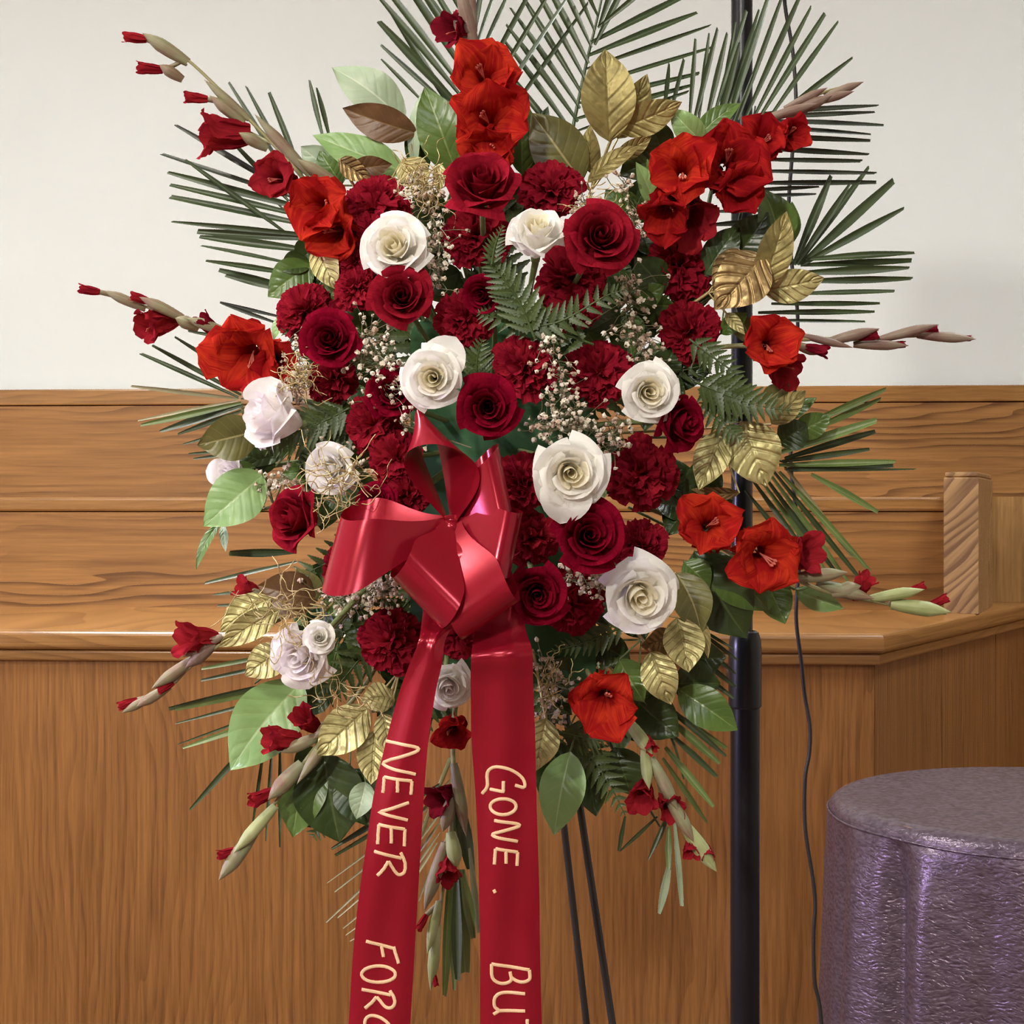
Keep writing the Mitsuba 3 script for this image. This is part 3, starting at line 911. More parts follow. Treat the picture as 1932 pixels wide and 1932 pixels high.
palm('tall palm frond rising behind the topmost gladiolus', [(915, 420), (902, 200), (893, 60), (890, -70)],
     [(880, 175, 705, -50, 13), (868, 180, 712, -10, 13), (870, 205, 714, 38, 15), (852, 205, 719, 85, 9), (800, 195, 719, 112, 8), (885, 150, 752, -50, 14), (888, 120, 775, -50, 14), (890, 100, 800, -50, 11), (892, 60, 835, -40, 9),
      (893, 30, 855, -50, 8), (886, 260, 735, 20, 12), (894, 75, 912, -40, 9), (897, 92, 940, -30, 9), (900, 118, 968, -30, 9), (905, 160, 1012, -40, 8), (908, 200, 1040, -20, 8), (910, 240, 1075, -10, 8), (912, 280, 1110, 5, 7)], 'palm_green', 1.875, seed=1)
palm('palm frond with a bare midrib standing behind the tall gold leaf', [(1062, 390), (1072, 290), (1104, 130), (1128, 30), (1150, -70)],
     [(1090, 230, 955, 45, 12), (1094, 205, 962, 15, 11), (1100, 180, 978, -20, 11), (1104, 150, 1000, -40, 11), (1110, 120, 1020, -50, 11), (1116, 90, 1050, -50, 10), (1122, 60, 1075, -50, 9), (1128, 30, 1095, -40, 8), (1086, 260, 950, 75, 11), (1080, 290, 945, 120, 11), (1074, 320, 960, 170, 10),
      (1122, 85, 1190, -50, 10), (1128, 52, 1240, -40, 10), (1116, 80, 1300, -12, 11), (1110, 105, 1315, 24, 12), (1105, 130, 1342, 46, 9), (1098, 165, 1345, 90, 9), (1092, 195, 1320, 138, 9), (1085, 225, 1305, 160, 9), (1130, 50, 1165, -50, 9), (1080, 250, 1300, 170, 8)], 'palm_green', 1.89, seed=2)
palm('upright palm frond fanning out in front of the black speaker stand', [(1330, 420), (1350, 330), (1385, 230), (1420, 140)],
     [(1300, 235, 1312, 72, 9), (1318, 228, 1338, 62, 9), (1305, 245, 1354, 52, 9), (1345, 225, 1409, 18, 9), (1355, 230, 1388, 40, 8), (1365, 225, 1432, 18, 10), (1378, 222, 1455, -20, 10), (1392, 226, 1484, -30, 10), (1405, 225, 1512, -14, 10), (1420, 226, 1531, 10, 10), (1432, 224, 1557, 24, 10), (1448, 228, 1582, 38, 10), (1460, 225, 1609, 108, 9),
      (1330, 240, 1372, 60, 10), (1350, 250, 1395, 80, 12), (1368, 250, 1412, 100, 12), (1252, 210, 1262, 118, 8), (1260, 230, 1290, 110, 7)], 'palm_green', 1.88, seed=3)
palm('palm frond with level leaflets to the right of the upper right gladiolus', [(1380, 480), (1400, 390), (1410, 300), (1425, 200)],
     [(1440, 214, 1658, 197, 8), (1430, 222, 1650, 210, 8), (1425, 228, 1667, 235, 9), (1420, 240, 1643, 252, 9), (1415, 256, 1642, 266, 8), (1412, 278, 1640, 290, 9), (1410, 300, 1627, 303, 8), (1408, 322, 1654, 326, 8), (1405, 345, 1653, 344, 8), (1400, 360, 1545, 352, 7), (1402, 372, 1540, 367, 7), (1340, 400, 1440, 398, 8), (1335, 425, 1430, 418, 8), (1330, 448, 1425, 440, 8)], 'palm_dark', 1.90, wid=8, seed=4)
palm('broad palm frond spreading right of the gold leaves at the upper right', [(1370, 560), (1440, 530), (1500, 490), (1525, 470)],
     [(1498, 500, 1568, 330, 14), (1502, 498, 1604, 345, 14), (1505, 500, 1640, 312, 14), (1510, 500, 1686, 336, 17), (1515, 498, 1706, 390, 14), (1520, 490, 1725, 474, 12), (1510, 500, 1720, 492, 11), (1512, 515, 1716, 503, 13), (1505, 530, 1722, 526, 12), (1490, 555, 1688, 551, 9), (1455, 573, 1660, 573, 9), (1430, 590, 1650, 587, 9), (1425, 604, 1632, 609, 8)], 'palm_green', 1.885, seed=5, sag=0.02)
palm('palm frond with light green leaflets over the oak rail at the right', [(1390, 830), (1450, 860), (1500, 880)],
     [(1520, 800, 1672, 733, 13, 'palm_bright'), (1520, 815, 1662, 750, 12, 'palm_bright'), (1470, 855, 1655, 795, 16, 'palm_bright'), (1480, 865, 1651, 812, 14), (1475, 870, 1640, 845, 13), (1470, 878, 1690, 872, 12, 'palm_bright'), (1480, 885, 1685, 880, 10), (1490, 889, 1728, 884, 5), (1530, 895, 1656, 966, 13, 'palm_bright'),
      (1470, 890, 1642, 1075, 10, 'palm_bright'), (1460, 890, 1620, 1090, 10), (1450, 892, 1600, 1100, 10, 'palm_bright'), (1440, 895, 1580, 1085, 9), (1430, 900, 1556, 1075, 10, 'palm_bright'), (1420, 905, 1520, 1040, 9), (1405, 925, 1490, 1030, 9), (1480, 880, 1608, 1052, 9, 'palm_straw')], 'palm_green', 1.88, seed=6, sag=0.015)
palm('palm frond with long flat leaflets fanning out at the upper left', [(700, 500), (620, 470), (560, 420), (520, 380)],
     [(560, 370, 330, 232, 10, 'palm_dark'), (590, 385, 303, 293, 10, 'palm_dark'), (600, 400, 316, 325, 12), (600, 415, 320, 348, 12), (610, 432, 320, 370, 11), (620, 447, 323, 416, 10), (620, 452, 372, 436, 15), (600, 475, 376, 446, 14), (560, 500, 378, 462, 9), (570, 520, 388, 490, 10), (560, 545, 413, 508, 13), (550, 550, 425, 520, 10),
      (552, 345, 432, 155, 8), (560, 340, 464, 162, 9), (570, 330, 508, 172, 9), (610, 260, 584, 150, 9), (622, 262, 597, 165, 9), (540, 440, 350, 300, 8), (545, 380, 440, 270, 8)], 'palm_green', 1.88, wid=13, seed=7, sag=0.015)
palm('palm frond spreading left over the white wall and oak cap', [(600, 760), (520, 750), (455, 752)],
     [(540, 600, 415, 570, 7, 'palm_dark'), (530, 612, 418, 572, 6, 'palm_dark'), (500, 650, 355, 625, 8), (455, 745, 287, 650, 9), (450, 750, 264, 666, 9), (470, 720, 330, 635, 8), (450, 752, 247, 728, 9, 'palm_straw'), (448, 756, 260, 793, 6, 'palm_straw'), (455, 760, 265, 803, 12, 'palm_bright'), (460, 765, 302, 813, 14), (465, 772, 335, 818, 8),
      (430, 815, 345, 838, 5), (440, 850, 355, 856, 5), (450, 855, 365, 866, 5)], 'palm_green', 1.885, wid=9, seed=8)
palm('palm frond with thin leaflets over the oak panel at the lower left', [(680, 1170), (580, 1230), (520, 1260), (480, 1290)],
     [(560, 1040, 432, 1042, 14), (560, 1060, 387, 1099, 7), (480, 1115, 402, 1122, 7), (490, 1140, 410, 1142, 6), (520, 1235, 380, 1262, 8, 'palm_bright'), (540, 1250, 380, 1282, 7), (560, 1280, 318, 1335, 13), (580, 1285, 330, 1338, 9, 'palm_bright'), (560, 1305, 330, 1366, 6), (540, 1330, 335, 1405, 5), (560, 1340, 345, 1410, 11, 'palm_bright'), (500, 1370, 358, 1528, 9), (500, 1390, 476, 1560, 6), (515, 1390, 502, 1585, 6), (528, 1390, 528, 1600, 6)], 'palm_green', 1.87, seed=9)
palm('sparse dry palm frond with pale thin leaflets beside the left ribbon tail', [(850, 1430), (800, 1560), (760, 1700), (735, 1800)],
     [(830, 1480, 625, 1600, 10, 'palm_green'), (820, 1500, 632, 1612, 9, 'palm_green'), (815, 1520, 617, 1664, 4), (808, 1545, 631, 1681, 4), (800, 1565, 615, 1741, 5), (790, 1600, 637, 1732, 4), (780, 1640, 647, 1752, 4), (770, 1680, 652, 1765, 4), (760, 1720, 660, 1776, 4), (840, 1520, 790, 1590, 5), (835, 1545, 786, 1615, 5), (830, 1570, 782, 1640, 5), (825, 1590, 778, 1665, 5), (850, 1470, 795, 1530, 6), (812, 1640, 790, 1700, 4)], 'palm_straw', 1.855, wid=5, seed=10)
palm('palm frond with short leaflets ending against the black stand at the lower right', [(1150, 1250), (1230, 1330), (1270, 1400), (1290, 1470)],
     [(1320, 1190, 1392, 1245, 8), (1320, 1215, 1388, 1272, 8), (1320, 1240, 1388, 1296, 8), (1315, 1265, 1385, 1318, 8), (1250, 1330, 1372, 1410, 14, 'palm_bright'), (1255, 1350, 1358, 1440, 12, 'palm_bright'), (1258, 1380, 1352, 1466, 12), (1255, 1410, 1346, 1522, 12, 'palm_bright'), (1250, 1430, 1334, 1552, 11, 'palm_bright'), (1245, 1320, 1370, 1425, 10), (1310, 1180, 1385, 1225, 6)], 'palm_green', 1.85, seed=11)
palm('short palm frond drooping beneath the lowest right gladiolus', [(1150, 1400), (1210, 1500), (1245, 1560)],
     [(1240, 1540, 1170, 1605, 8), (1255, 1545, 1223, 1622, 7), (1260, 1545, 1236, 1600, 6), (1262, 1560, 1262, 1640, 13, 'palm_bright'), (1264, 1620, 1243, 1724, 15, 'leaf_pale'), (1272, 1550, 1286, 1710, 10, 'leaf_pale'), (1180, 1540, 1168, 1606, 9)], 'palm_green', 1.84, wid=8, seed=12, sag=0)
palm('wide palm leaf hanging between the two ribbon tails', [(855, 1480), (858, 1600), (860, 1700)],
     [(850, 1620, 838, 1880, 16, 'palm_bright'), (858, 1640, 858, 1868, 20, 'palm_bright'), (866, 1640, 878, 1834, 22, 'palm_bright'), (872, 1640, 893, 1770, 20, 'palm_bright'), (862, 1660, 864, 1850, 18), (885, 1600, 902, 1760, 12, 'leaf_pale'), (868, 1500, 890, 1640, 26, 'palm_green')], 'palm_green', 1.80, seed=13, sag=0)
rg = np.random.default_rng(77)
# ---------------------------------------------------------------- leaf sprigs
G = 'salal leaf sprigs in the spray'
GG = 'gold painted leaf sprigs in the spray'
sprig('salal_sprig', 'pale green salal leaves with a brown leaf at the upper left', [(765, 232, 626, 124, 82, 'leaf_pale', 1.84, -.1, -.2), (788, 252, 645, 204, 66, 'leaf_bronze', 1.815, 0, .3), (765, 325, 590, 252, 72, 'leaf_light', 1.82, -.2, -.3), (640, 335, 567, 276, 62, 'leaf_pale', 1.835, -.4, 0), (645, 350, 602, 285, 60, 'leaf_mid', 1.825, -.2, 0), (785, 320, 790, 175, 30, 'leaf_pale', 1.83, -.6, 0), (660, 320, 740, 310, 42, 'leaf_bronze', 1.80, 0, .3)], group=G)
sprig('salal_sprig', 'broad green salal leaves on either side of the topmost orange gladiolus', [(862, 330, 800, 162, 88, 'leaf_mid', 1.80, -.1, 0), (860, 345, 838, 215, 70, 'leaf_mid', 1.815, .2, 0), (985, 330, 985, 178, 62, 'leaf_mid', 1.82, .2, 0), (990, 345, 1035, 200, 50, 'leaf_dark', 1.83, .2, 0), (800, 330, 770, 235, 45, 'leaf_dark', 1.84, 0, 0)], group=G)
sprig('gold_leaf_sprig', 'tall gold painted leaf at the top with smaller gold leaves beside it', [(1150, 268, 1143, 90, 100, 'leaf_gold', 1.80, 0, 0), (1165, 262, 1222, 140, 62, 'leaf_gold', 1.825, .3, 0), (1160, 245, 1287, 193, 62, 'leaf_gold', 1.81, .1, .3), (1108, 345, 1208, 272, 36, 'leaf_gold', 1.795, 0, -.3), (1120, 330, 1112, 235, 42, 'leaf_gold', 1.81, -.4, -.1), (1098, 345, 1003, 212, 100, 'leaf_olive', 1.805, -.1, 0), (1160, 300, 1230, 258, 34, 'leaf_gold', 1.81, 0, .4)], group=GG, stem_mat='gilt_paint')
sprig('salal_sprig', 'green salal leaves above the red blooms of the upper right gladiolus', [(1310, 268, 1398, 192, 42, 'leaf_mid', 1.825, 0, -.3), (1330, 272, 1265, 205, 52, 'leaf_light', 1.815, 0, .4), (1255, 300, 1225, 220, 60, 'leaf_dark', 1.83, 0, 0), (1238, 395, 1200, 305, 40, 'leaf_light', 1.80, .3, 0), (1245, 370, 1222, 300, 40, 'leaf_mid', 1.81, 0, 0), (1240, 300, 1170, 330, 70, 'leaf_dark', 1.84, 0, 0)], group=G)
sprig('salal_sprig', 'dark green salal leaves behind the gold leaves at the right edge', [(1470, 470, 1440, 355, 78, 'leaf_mid', 1.825, .1, -.3), (1375, 500, 1450, 400, 80, 'leaf_dark', 1.815, 0, 0), (1330, 520, 1395, 425, 62, 'leaf_dark', 1.80, -.2, 0), (1480, 470, 1495, 380, 42, 'leaf_mid', 1.83, .5, 0), (1360, 630, 1410, 590, 36, 'leaf_mid', 1.80, 0, -.3), (1395, 600, 1420, 650, 46, 'leaf_olive', 1.815, 0, 0)], group=G)
sprig('gold_leaf_sprig', 'crinkled gold and copper leaves right of the upper right carnation', [(1438, 545, 1486, 398, 66, 'leaf_gold', 1.775, .1, .1), (1440, 480, 1350, 582, 100, 'leaf_copper', 1.765, -.2, .1), (1440, 550, 1556, 525, 62, 'leaf_brass', 1.79, .2, .2), (1395, 470, 1345, 545, 50, 'leaf_copper', 1.785, -.3, 0), (1370, 590, 1405, 630, 24, 'leaf_brass', 1.78, 0, 0)], group=GG, stem_mat='gilt_paint')
sprig('gold_leaf_sprig', 'veined gold leaves above the orange gladiolus at the right', [(1400, 795, 1446, 918, 104, 'leaf_brass', 1.775, 0, 0), (1365, 812, 1318, 924, 66, 'leaf_brass', 1.765, -.2, .2), (1455, 800, 1520, 737, 46, 'leaf_gold', 1.80, .2, -.3), (1440, 760, 1490, 725, 40, 'leaf_olive', 1.81, 0, 0), (1395, 930, 1305, 925, 26, 'leaf_copper', 1.79, 0, .4)], group=GG, stem_mat='gilt_paint')
sprig('salal_sprig', 'small dark green leaves over the oak rail cap at the right', [(1470, 838, 1525, 800, 62, 'leaf_dark', 1.83, 0, 0), (1500, 820, 1568, 785, 50, 'leaf_mid', 1.835, .2, 0), (1480, 790, 1540, 750, 30, 'leaf_mid', 1.84, 0, -.3), (1340, 860, 1300, 980, 70, 'leaf_dark', 1.80, 0, 0), (1300, 890, 1320, 1000, 60, 'leaf_dark', 1.81, 0, 0)], group=G)
sprig('salal_sprig', 'bright green salal leaf hanging at the left beside the red rose', [(498, 895, 383, 992, 98, 'leaf_light', 1.79, -.1, 0), (415, 985, 368, 1072, 22, 'leaf_mid', 1.80, -.4, 0), (480, 880, 425, 900, 36, 'leaf_mid', 1.81, 0, -.4), (420, 990, 425, 1040, 16, 'leaf_pale', 1.81, 0, 0), (560, 820, 450, 880, 60, 'leaf_dark', 1.83, 0, 0)], group=G)
sprig('olive_leaf_sprig', 'olive green glossy leaf under the side-facing white rose at the left', [(488, 812, 372, 840, 84, 'leaf_olive', 1.78, 0, .2), (500, 800, 455, 770, 40, 'leaf_olive', 1.80, 0, 0), (520, 880, 440, 850, 60, 'leaf_dark', 1.82, 0, 0)], group=G)
sprig('gold_leaf_sprig', 'gold leaves left of the lowest white rose on the left side', [(512, 1128, 414, 1192, 62, 'leaf_brass', 1.785, -.2, -.1), (528, 1150, 412, 1222, 52, 'leaf_brass', 1.775, -.1, .2), (540, 1225, 462, 1275, 66, 'leaf_brass', 1.775, -.2, 0), (600, 1130, 486, 1105, 86, 'leaf_bronze', 1.80, 0, 0), (590, 1140, 560, 1070, 60, 'leaf_olive', 1.80, 0, 0)], group=GG, stem_mat='gilt_paint')
sprig('salal_sprig', 'large pale green salal leaf behind two small red gladiolus blooms', [(572, 1285, 432, 1454, 122, 'leaf_light', 1.80, -.1, 0), (570, 1295, 470, 1340, 40, 'leaf_mid', 1.825, 0, 0), (620, 1290, 560, 1350, 60, 'leaf_dark', 1.83, 0, 0)], group=G)
sprig('salal_sprig', 'dark green salal leaves at the bottom left under the gold leaves', [(610, 1420, 640, 1590, 130, 'leaf_dark', 1.81, 0, 0), (600, 1430, 550, 1580, 92, 'leaf_mid', 1.82, -.2, .1), (690, 1475, 672, 1545, 48, 'leaf_pale', 1.78, 0, 0), (660, 1450, 700, 1560, 90, 'leaf_dark', 1.815, 0, 0), (620, 1420, 560, 1480, 80, 'leaf_dark', 1.83, 0, 0)], group=G)
sprig('gold_leaf_sprig', 'pale gold leaves just left of the ribbon tail that reads NEVER', [(695, 1335, 598, 1425, 82, 'leaf_brass', 1.735, -.1, 0), (742, 1318, 680, 1322, 58, 'leaf_brass', 1.745, 0, -.4), (722, 1345, 738, 1420, 46, 'leaf_brass', 1.74, .2, 0), (708, 1378, 700, 1480, 62, 'leaf_brass', 1.745, .1, 0), (740, 1300, 700, 1345, 40, 'leaf_gold', 1.76, 0, 0)], group=GG, stem_mat='gilt_paint')
sprig('gold_leaf_sprig', 'shiny gold leaves under the lowest right white rose', [(1228, 1228, 1266, 1330, 68, 'leaf_brass', 1.745, -.1, .1), (1278, 1165, 1300, 1268, 80, 'leaf_brass', 1.75, .2, 0), (1265, 1195, 1210, 1220, 56, 'leaf_copper', 1.755, 0, .4), (1300, 1150, 1338, 1240, 30, 'leaf_gold', 1.77, .5, 0), (1275, 1080, 1325, 1195, 78, 'leaf_olive', 1.765, .2, 0)], group=GG, stem_mat='gilt_paint')
sprig('salal_sprig', 'broad dark green leaves over the pole below the right gladiolus', [(1310, 1040, 1410, 1205, 130, 'leaf_dark', 1.81, 0, 0), (1350, 1060, 1450, 1150, 100, 'leaf_mid', 1.82, .2, 0), (1440, 1085, 1482, 1176, 70, 'leaf_mid', 1.83, .2, 0), (1500, 1112, 1592, 1148, 42, 'leaf_light', 1.84, 0, 0), (1290, 1060, 1340, 1110, 56, 'leaf_mid', 1.80, 0, -.2)], group=G)
sprig('salal_sprig', 'green leaves below the gold leaves in front of the stand collar', [(1168, 1245, 1214, 1325, 66, 'leaf_mid', 1.76, -.3, 0), (1280, 1300, 1392, 1378, 74, 'leaf_mid', 1.80, .2, .1), (1270, 1290, 1360, 1290, 90, 'leaf_dark', 1.81, 0, 0), (1200, 1320, 1280, 1390, 84, 'leaf_dark', 1.82, 0, 0), (1290, 1240, 1370, 1240, 70, 'leaf_dark', 1.82, 0, 0), (1120, 1210, 1190, 1250, 60, 'leaf_dark', 1.80, 0, 0)], group=G)
sprig('salal_sprig', 'light green oval leaf hanging at the bottom right of the ribbon tails', [(1076, 1418, 1046, 1576, 84, 'leaf_light', 1.765, 0, .1), (1060, 1400, 1040, 1530, 90, 'leaf_dark', 1.81, 0, 0), (1100, 1420, 1125, 1540, 70, 'leaf_dark', 1.82, .2, 0), (1160, 1410, 1190, 1500, 80, 'leaf_dark', 1.82, 0, 0)], group=G)
sprig('gold_leaf_sprig', 'gold leaf half hidden behind the ribbon tail that reads GONE', [(1030, 1355, 1012, 1455, 66, 'leaf_brass', 1.75, .2, 0)], group=GG, stem_mat='gilt_paint')
sprig('salal_sprig', 'green leaves between the left orange gladiolus and the palm leaflets', [(590, 500, 505, 560, 74, 'leaf_mid', 1.82, 0, 0), (585, 490, 530, 510, 50, 'leaf_dark', 1.83, 0, -.3), (540, 590, 515, 640, 26, 'leaf_light', 1.81, -.5, 0), (600, 460, 560, 500, 56, 'leaf_dark', 1.835, 0, 0)], group=G)
sprig('gold_leaf_sprig', 'small crumpled gold leaf beside the left orange gladiolus blooms', [(598, 462, 632, 545, 56, 'leaf_brass', 1.765, -.2, 0), (640, 300, 700, 340, 40, 'leaf_copper', 1.80, 0, .3), (760, 300, 800, 360, 60, 'leaf_gold', 1.79, 0, 0), (830, 310, 828, 365, 24, 'leaf_brass', 1.77, 0, 0)], group=GG, stem_mat='gilt_paint')

# dark leaves filling the spray behind the blooms
rf = np.random.default_rng(11)
FILL = [('upper left white rose', 760, 470), ('small gold leaf and the left carnations', 610, 590), ('topmost red rose', 930, 400), ('wide open upper red rose', 1130, 480), ('upper right carnation', 1260, 560), ('right creamy white rose', 1240, 720),
        ('left crimson rose', 640, 720), ('white rose with gold threads', 620, 900), ('left loop of the bow', 700, 1060), ('ragged rose at the lower left', 640, 1200), ('left ribbon tail', 780, 1300), ('right ribbon tail', 1010, 1290),
        ('lower right white rose', 1180, 1140), ('right orange gladiolus blooms', 1300, 960), ('large white rose', 1120, 880), ('bow knot', 880, 1050), ('middle fern', 960, 640), ('lowest right orange bloom', 1170, 1330), ('tiny blossoms at the top left', 825, 430), ('tiny blossoms left of the middle', 700, 650), ('tiny blossoms at the upper right', 1195, 430), ('ragged rose and gold threads', 600, 1130), ('right end of the middle fern', 1180, 580), ('carnation under the middle fern', 1090, 610), ('top of the middle fern', 880, 510)]
for lab, fx, fy in FILL:
    ls = []
    for k in range(8):
        a = k * 0.785 + rf.uniform(-.3, .3)
        q = rf.uniform(60, 105)
        bx, by = fx + 12 * math.cos(a), fy + 12 * math.sin(a)
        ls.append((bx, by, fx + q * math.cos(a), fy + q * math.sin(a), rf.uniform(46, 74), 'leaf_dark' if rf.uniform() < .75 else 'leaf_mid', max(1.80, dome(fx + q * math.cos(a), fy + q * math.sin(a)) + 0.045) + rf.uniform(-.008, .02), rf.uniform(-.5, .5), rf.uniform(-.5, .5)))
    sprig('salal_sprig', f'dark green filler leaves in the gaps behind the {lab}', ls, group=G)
# fern backing
for i, (lab, pts, L) in enumerate((
        ('fern behind the roses at the upper left', [(820, 700), (720, 560), (640, 430)], 75), ('fern behind the roses at the upper right', [(1000, 700), (1130, 540), (1210, 370)], 75),
        ('fern behind the topmost red rose', [(930, 600), (940, 450), (950, 290)], 80), ('fern behind the right carnations', [(1060, 760), (1200, 720), (1370, 680)], 75),
        ('fern behind the rose at the far right', [(1080, 860), (1220, 900), (1350, 960)], 75), ('fern below the large red rose at the right', [(1050, 960), (1170, 1070), (1330, 1150)], 75),
        ('fern under the lower right roses', [(980, 1100), (1100, 1210), (1220, 1330)], 80), ('fern behind the right ribbon tail', [(960, 1150), (1020, 1300), (1050, 1450)], 80),
        ('fern behind the left ribbon tail', [(850, 1150), (810, 1300), (760, 1430)], 80), ('fern at the lower left beside the gold thread', [(800, 1100), (690, 1230), (600, 1340)], 80),
        ('fern left of the bow', [(800, 960), (660, 1040), (520, 1110)], 75), ('fern behind the left white roses', [(800, 840), (650, 830), (490, 850)], 75),
        ('fern behind the left red rose', [(800, 740), (660, 680), (530, 620)], 75), ('fern between the white roses in the middle', [(930, 900), (940, 760), (960, 640)], 85))):
    fern(lab, pts, L, 'fern_green', 1.80, seed=i, n=13)
fern('green fern frond in the middle under the upper right white rose', [(1010, 640), (980, 570), (945, 520), (915, 480)], 62, d=1.655, seed=21, n=13)
fern('green fern frond pointing right below the upper carnations', [(985, 620), (1060, 605), (1140, 560), (1185, 545)], 52, d=1.66, seed=22, n=13)
fern('green fern frond lying level across the middle', [(1120, 650), (1030, 620), (940, 600), (900, 590)], 55, 'fern_green', d=1.675, seed=23, n=12)
fern('green fern frond beside the side-facing white rose at the left', [(660, 770), (610, 795), (550, 820), (500, 852)], 62, d=1.72, seed=24, n=13)
fern('second green fern frond under the left red carnation', [(680, 800), (640, 830), (600, 860), (560, 880)], 50, d=1.735, seed=25, n=11)
fern('green fern frond left of the gold leaves at the right', [(1310, 720), (1370, 745), (1430, 765), (1495, 775)], 62, d=1.745, seed=26, n=13)
fern('green fern frond beside the right red rose', [(1330, 720), (1350, 770), (1375, 810), (1400, 830)], 50, d=1.755, seed=27, n=11)
fern('small fern tip between the upper carnation and white rose', [(928, 500), (935, 460), (950, 425)], 30, d=1.64, seed=28, n=9)
fern('dark green fern under the middle carnation', [(900, 720), (900, 680), (910, 640)], 48, 'fern_green', d=1.69, seed=29, n=9)
fern('green fern frond right of the right carnation', [(1300, 640), (1340, 670), (1380, 700), (1400, 730)], 45, d=1.755, seed=30, n=11)
fern('green fern frond below the lowest orange gladiolus at the right', [(1080, 1370), (1110, 1420), (1150, 1480), (1180, 1540)], 60, d=1.79, seed=31, n=12)
fern('green fern frond beside the light oval leaf', [(1060, 1380), (1100, 1390), (1150, 1400)], 50, d=1.78, seed=32, n=10)
fern('fern beneath the lower right carnation', [(1180, 1180), (1110, 1210), (1040, 1230)], 45, 'fern_green', d=1.76, seed=33, n=11)
fern('fern frond at the bottom left under the dark leaves', [(640, 1480), (620, 1530), (590, 1580)], 60, d=1.82, seed=34, n=11)

# ---------------------------------------------------------------- roses
W = dict(kind='rose_white', core_kind='rose_cream')
rose('white rose at the upper left with pointed outer petals', 742, 463, 66, aim(-.15, -.15), d=1.665, seed=1, openness=.9, loose=[(-.9, .3, 1.0), (.6, -.8, 1.0), (-.4, 1.0, 1.0)], **W)
rose('white rose seen slightly from below beside the large upper red rose', 1014, 434, 56, aim(.05, -.75), d=1.635, seed=2, openness=.65, tall=1.35, loose=[(-1.0, .5, 1.0)], **W)
rose('creamy white rose with one large petal open above it, left of the middle', 816, 712, 60, aim(-.05, .1), d=1.60, seed=3, openness=.9, loose=[(.55, -1.0, 1.6)], **W)
rose('creamy white rose right of the middle, beside the fern', 1226, 740, 58, aim(.1, .1), d=1.655, seed=4, openness=.85, loose=[(0, -1, 1.15)], **W)
rose('blush white rose at the far left facing sideways', 500, 785, 66, aim(-1.3, -.25), d=1.70, seed=5, openness=.6, tall=1.3, kind='rose_blush', loose=[(.1, -1.0, 1.25)])
rose('white rose covered by gold threads and tiny blossoms at the left', 620, 886, 50, aim(-.3, .1), d=1.685, seed=6, openness=.8, kind='rose_white', loose=[(-.5, 1, 1.05)])
rose('large creamy white rose in the middle, right of the bow', 1077, 892, 70, aim(.05, .15), d=1.60, seed=7, openness=1.0, loose=[(-1.0, -.6, 1.0), (-.2, 1.0, 1.5)], **W)
rose('white rose above the gold leaves at the lower right', 1209, 1126, 72, aim(.15, .25), d=1.66, seed=8, openness=1.0, loose=[(-.3, -1, 1.15), (.9, .2, 1.0), (-.4, 1, 1.1)], **W)
rose('ragged blush white rose at the lower left', 562, 1240, 60, aim(-.4, .25), d=1.71, seed=9, openness=.9, kind='rose_blush', loose=[(.3, 1.0, 1.15), (-.8, -.4, 1.0)])
rose('small white bloom resting on the ragged rose at the lower left', 602, 1202, 33, aim(.1, -.2), d=1.67, seed=10, openness=.5, kind='rose_white', loose=[(.4, .9, 1.2)])
rose('white rose half hidden between the two ribbon tails', 846, 1297, 50, aim(.2, .3), d=1.69, seed=11, openness=.8, kind='rose_white', core_kind='rose_blush')
rose('blush white rose mostly hidden behind the bright green leaf at the left', 432, 893, 36, aim(-1.0, .3), d=1.815, seed=12, openness=.6, kind='rose_blush', loose=[(-1.0, -.1, 1.4)])
RR = [('topmost dark red rose below the orange gladiolus', 908, 338, 72, aim(0, -.55), 1.66, .9, 'rose_red'), ('wide open red rose right of the upper white roses', 1134, 442, 68, aim(.1, -.1), 1.63, 1.0, 'rose_red'),
      ('red rose directly below the upper left white rose', 757, 557, 60, aim(0, -.05), 1.655, .85, 'rose_red'), ('crimson rose left of the tiny blossoms, above the bow to the left', 620, 638, 58, aim(-.1, -.1), 1.69, .8, 'rose_crimson'),
      ('crimson rose just above the right side of the bow', 920, 768, 60, aim(0, .05), 1.605, .95, 'rose_crimson'), ('crimson rose facing right beside the gold leaves', 1290, 796, 58, aim(.9, .1), 1.68, .75, 'rose_crimson'),
      ('red rose at the left facing sideways below the bright green leaf', 548, 978, 62, aim(-.9, -.1), 1.69, .7, 'rose_red'), ('large dark red rose right of the bow', 1113, 1010, 68, aim(.1, -.1), 1.615, 1.0, 'rose_crimson'),
      ('dark crimson rose at the lower right edge of the bow', 1014, 1122, 58, aim(0, .1), 1.625, .95, 'rose_crimson'), ('small crimson rose half covered by the middle fern', 908, 556, 40, aim(-.3, .2), 1.675, .6, 'rose_crimson'),
      ('shaded crimson rose under the tiny blossoms left of the middle', 738, 738, 50, aim(0, -.1), 1.68, .9, 'rose_crimson'), ('small dark red rose peeking over the left loop of the bow', 708, 945, 40, aim(-.1, -.3), 1.66, .8, 'rose_crimson')]
for i, (lab, x, y, r, n, d, o, k) in enumerate(RR):
    rose(lab, x, y, r, n, k, d=d, seed=30 + i, openness=o, tall=1.1 if o < .8 else 1.0)
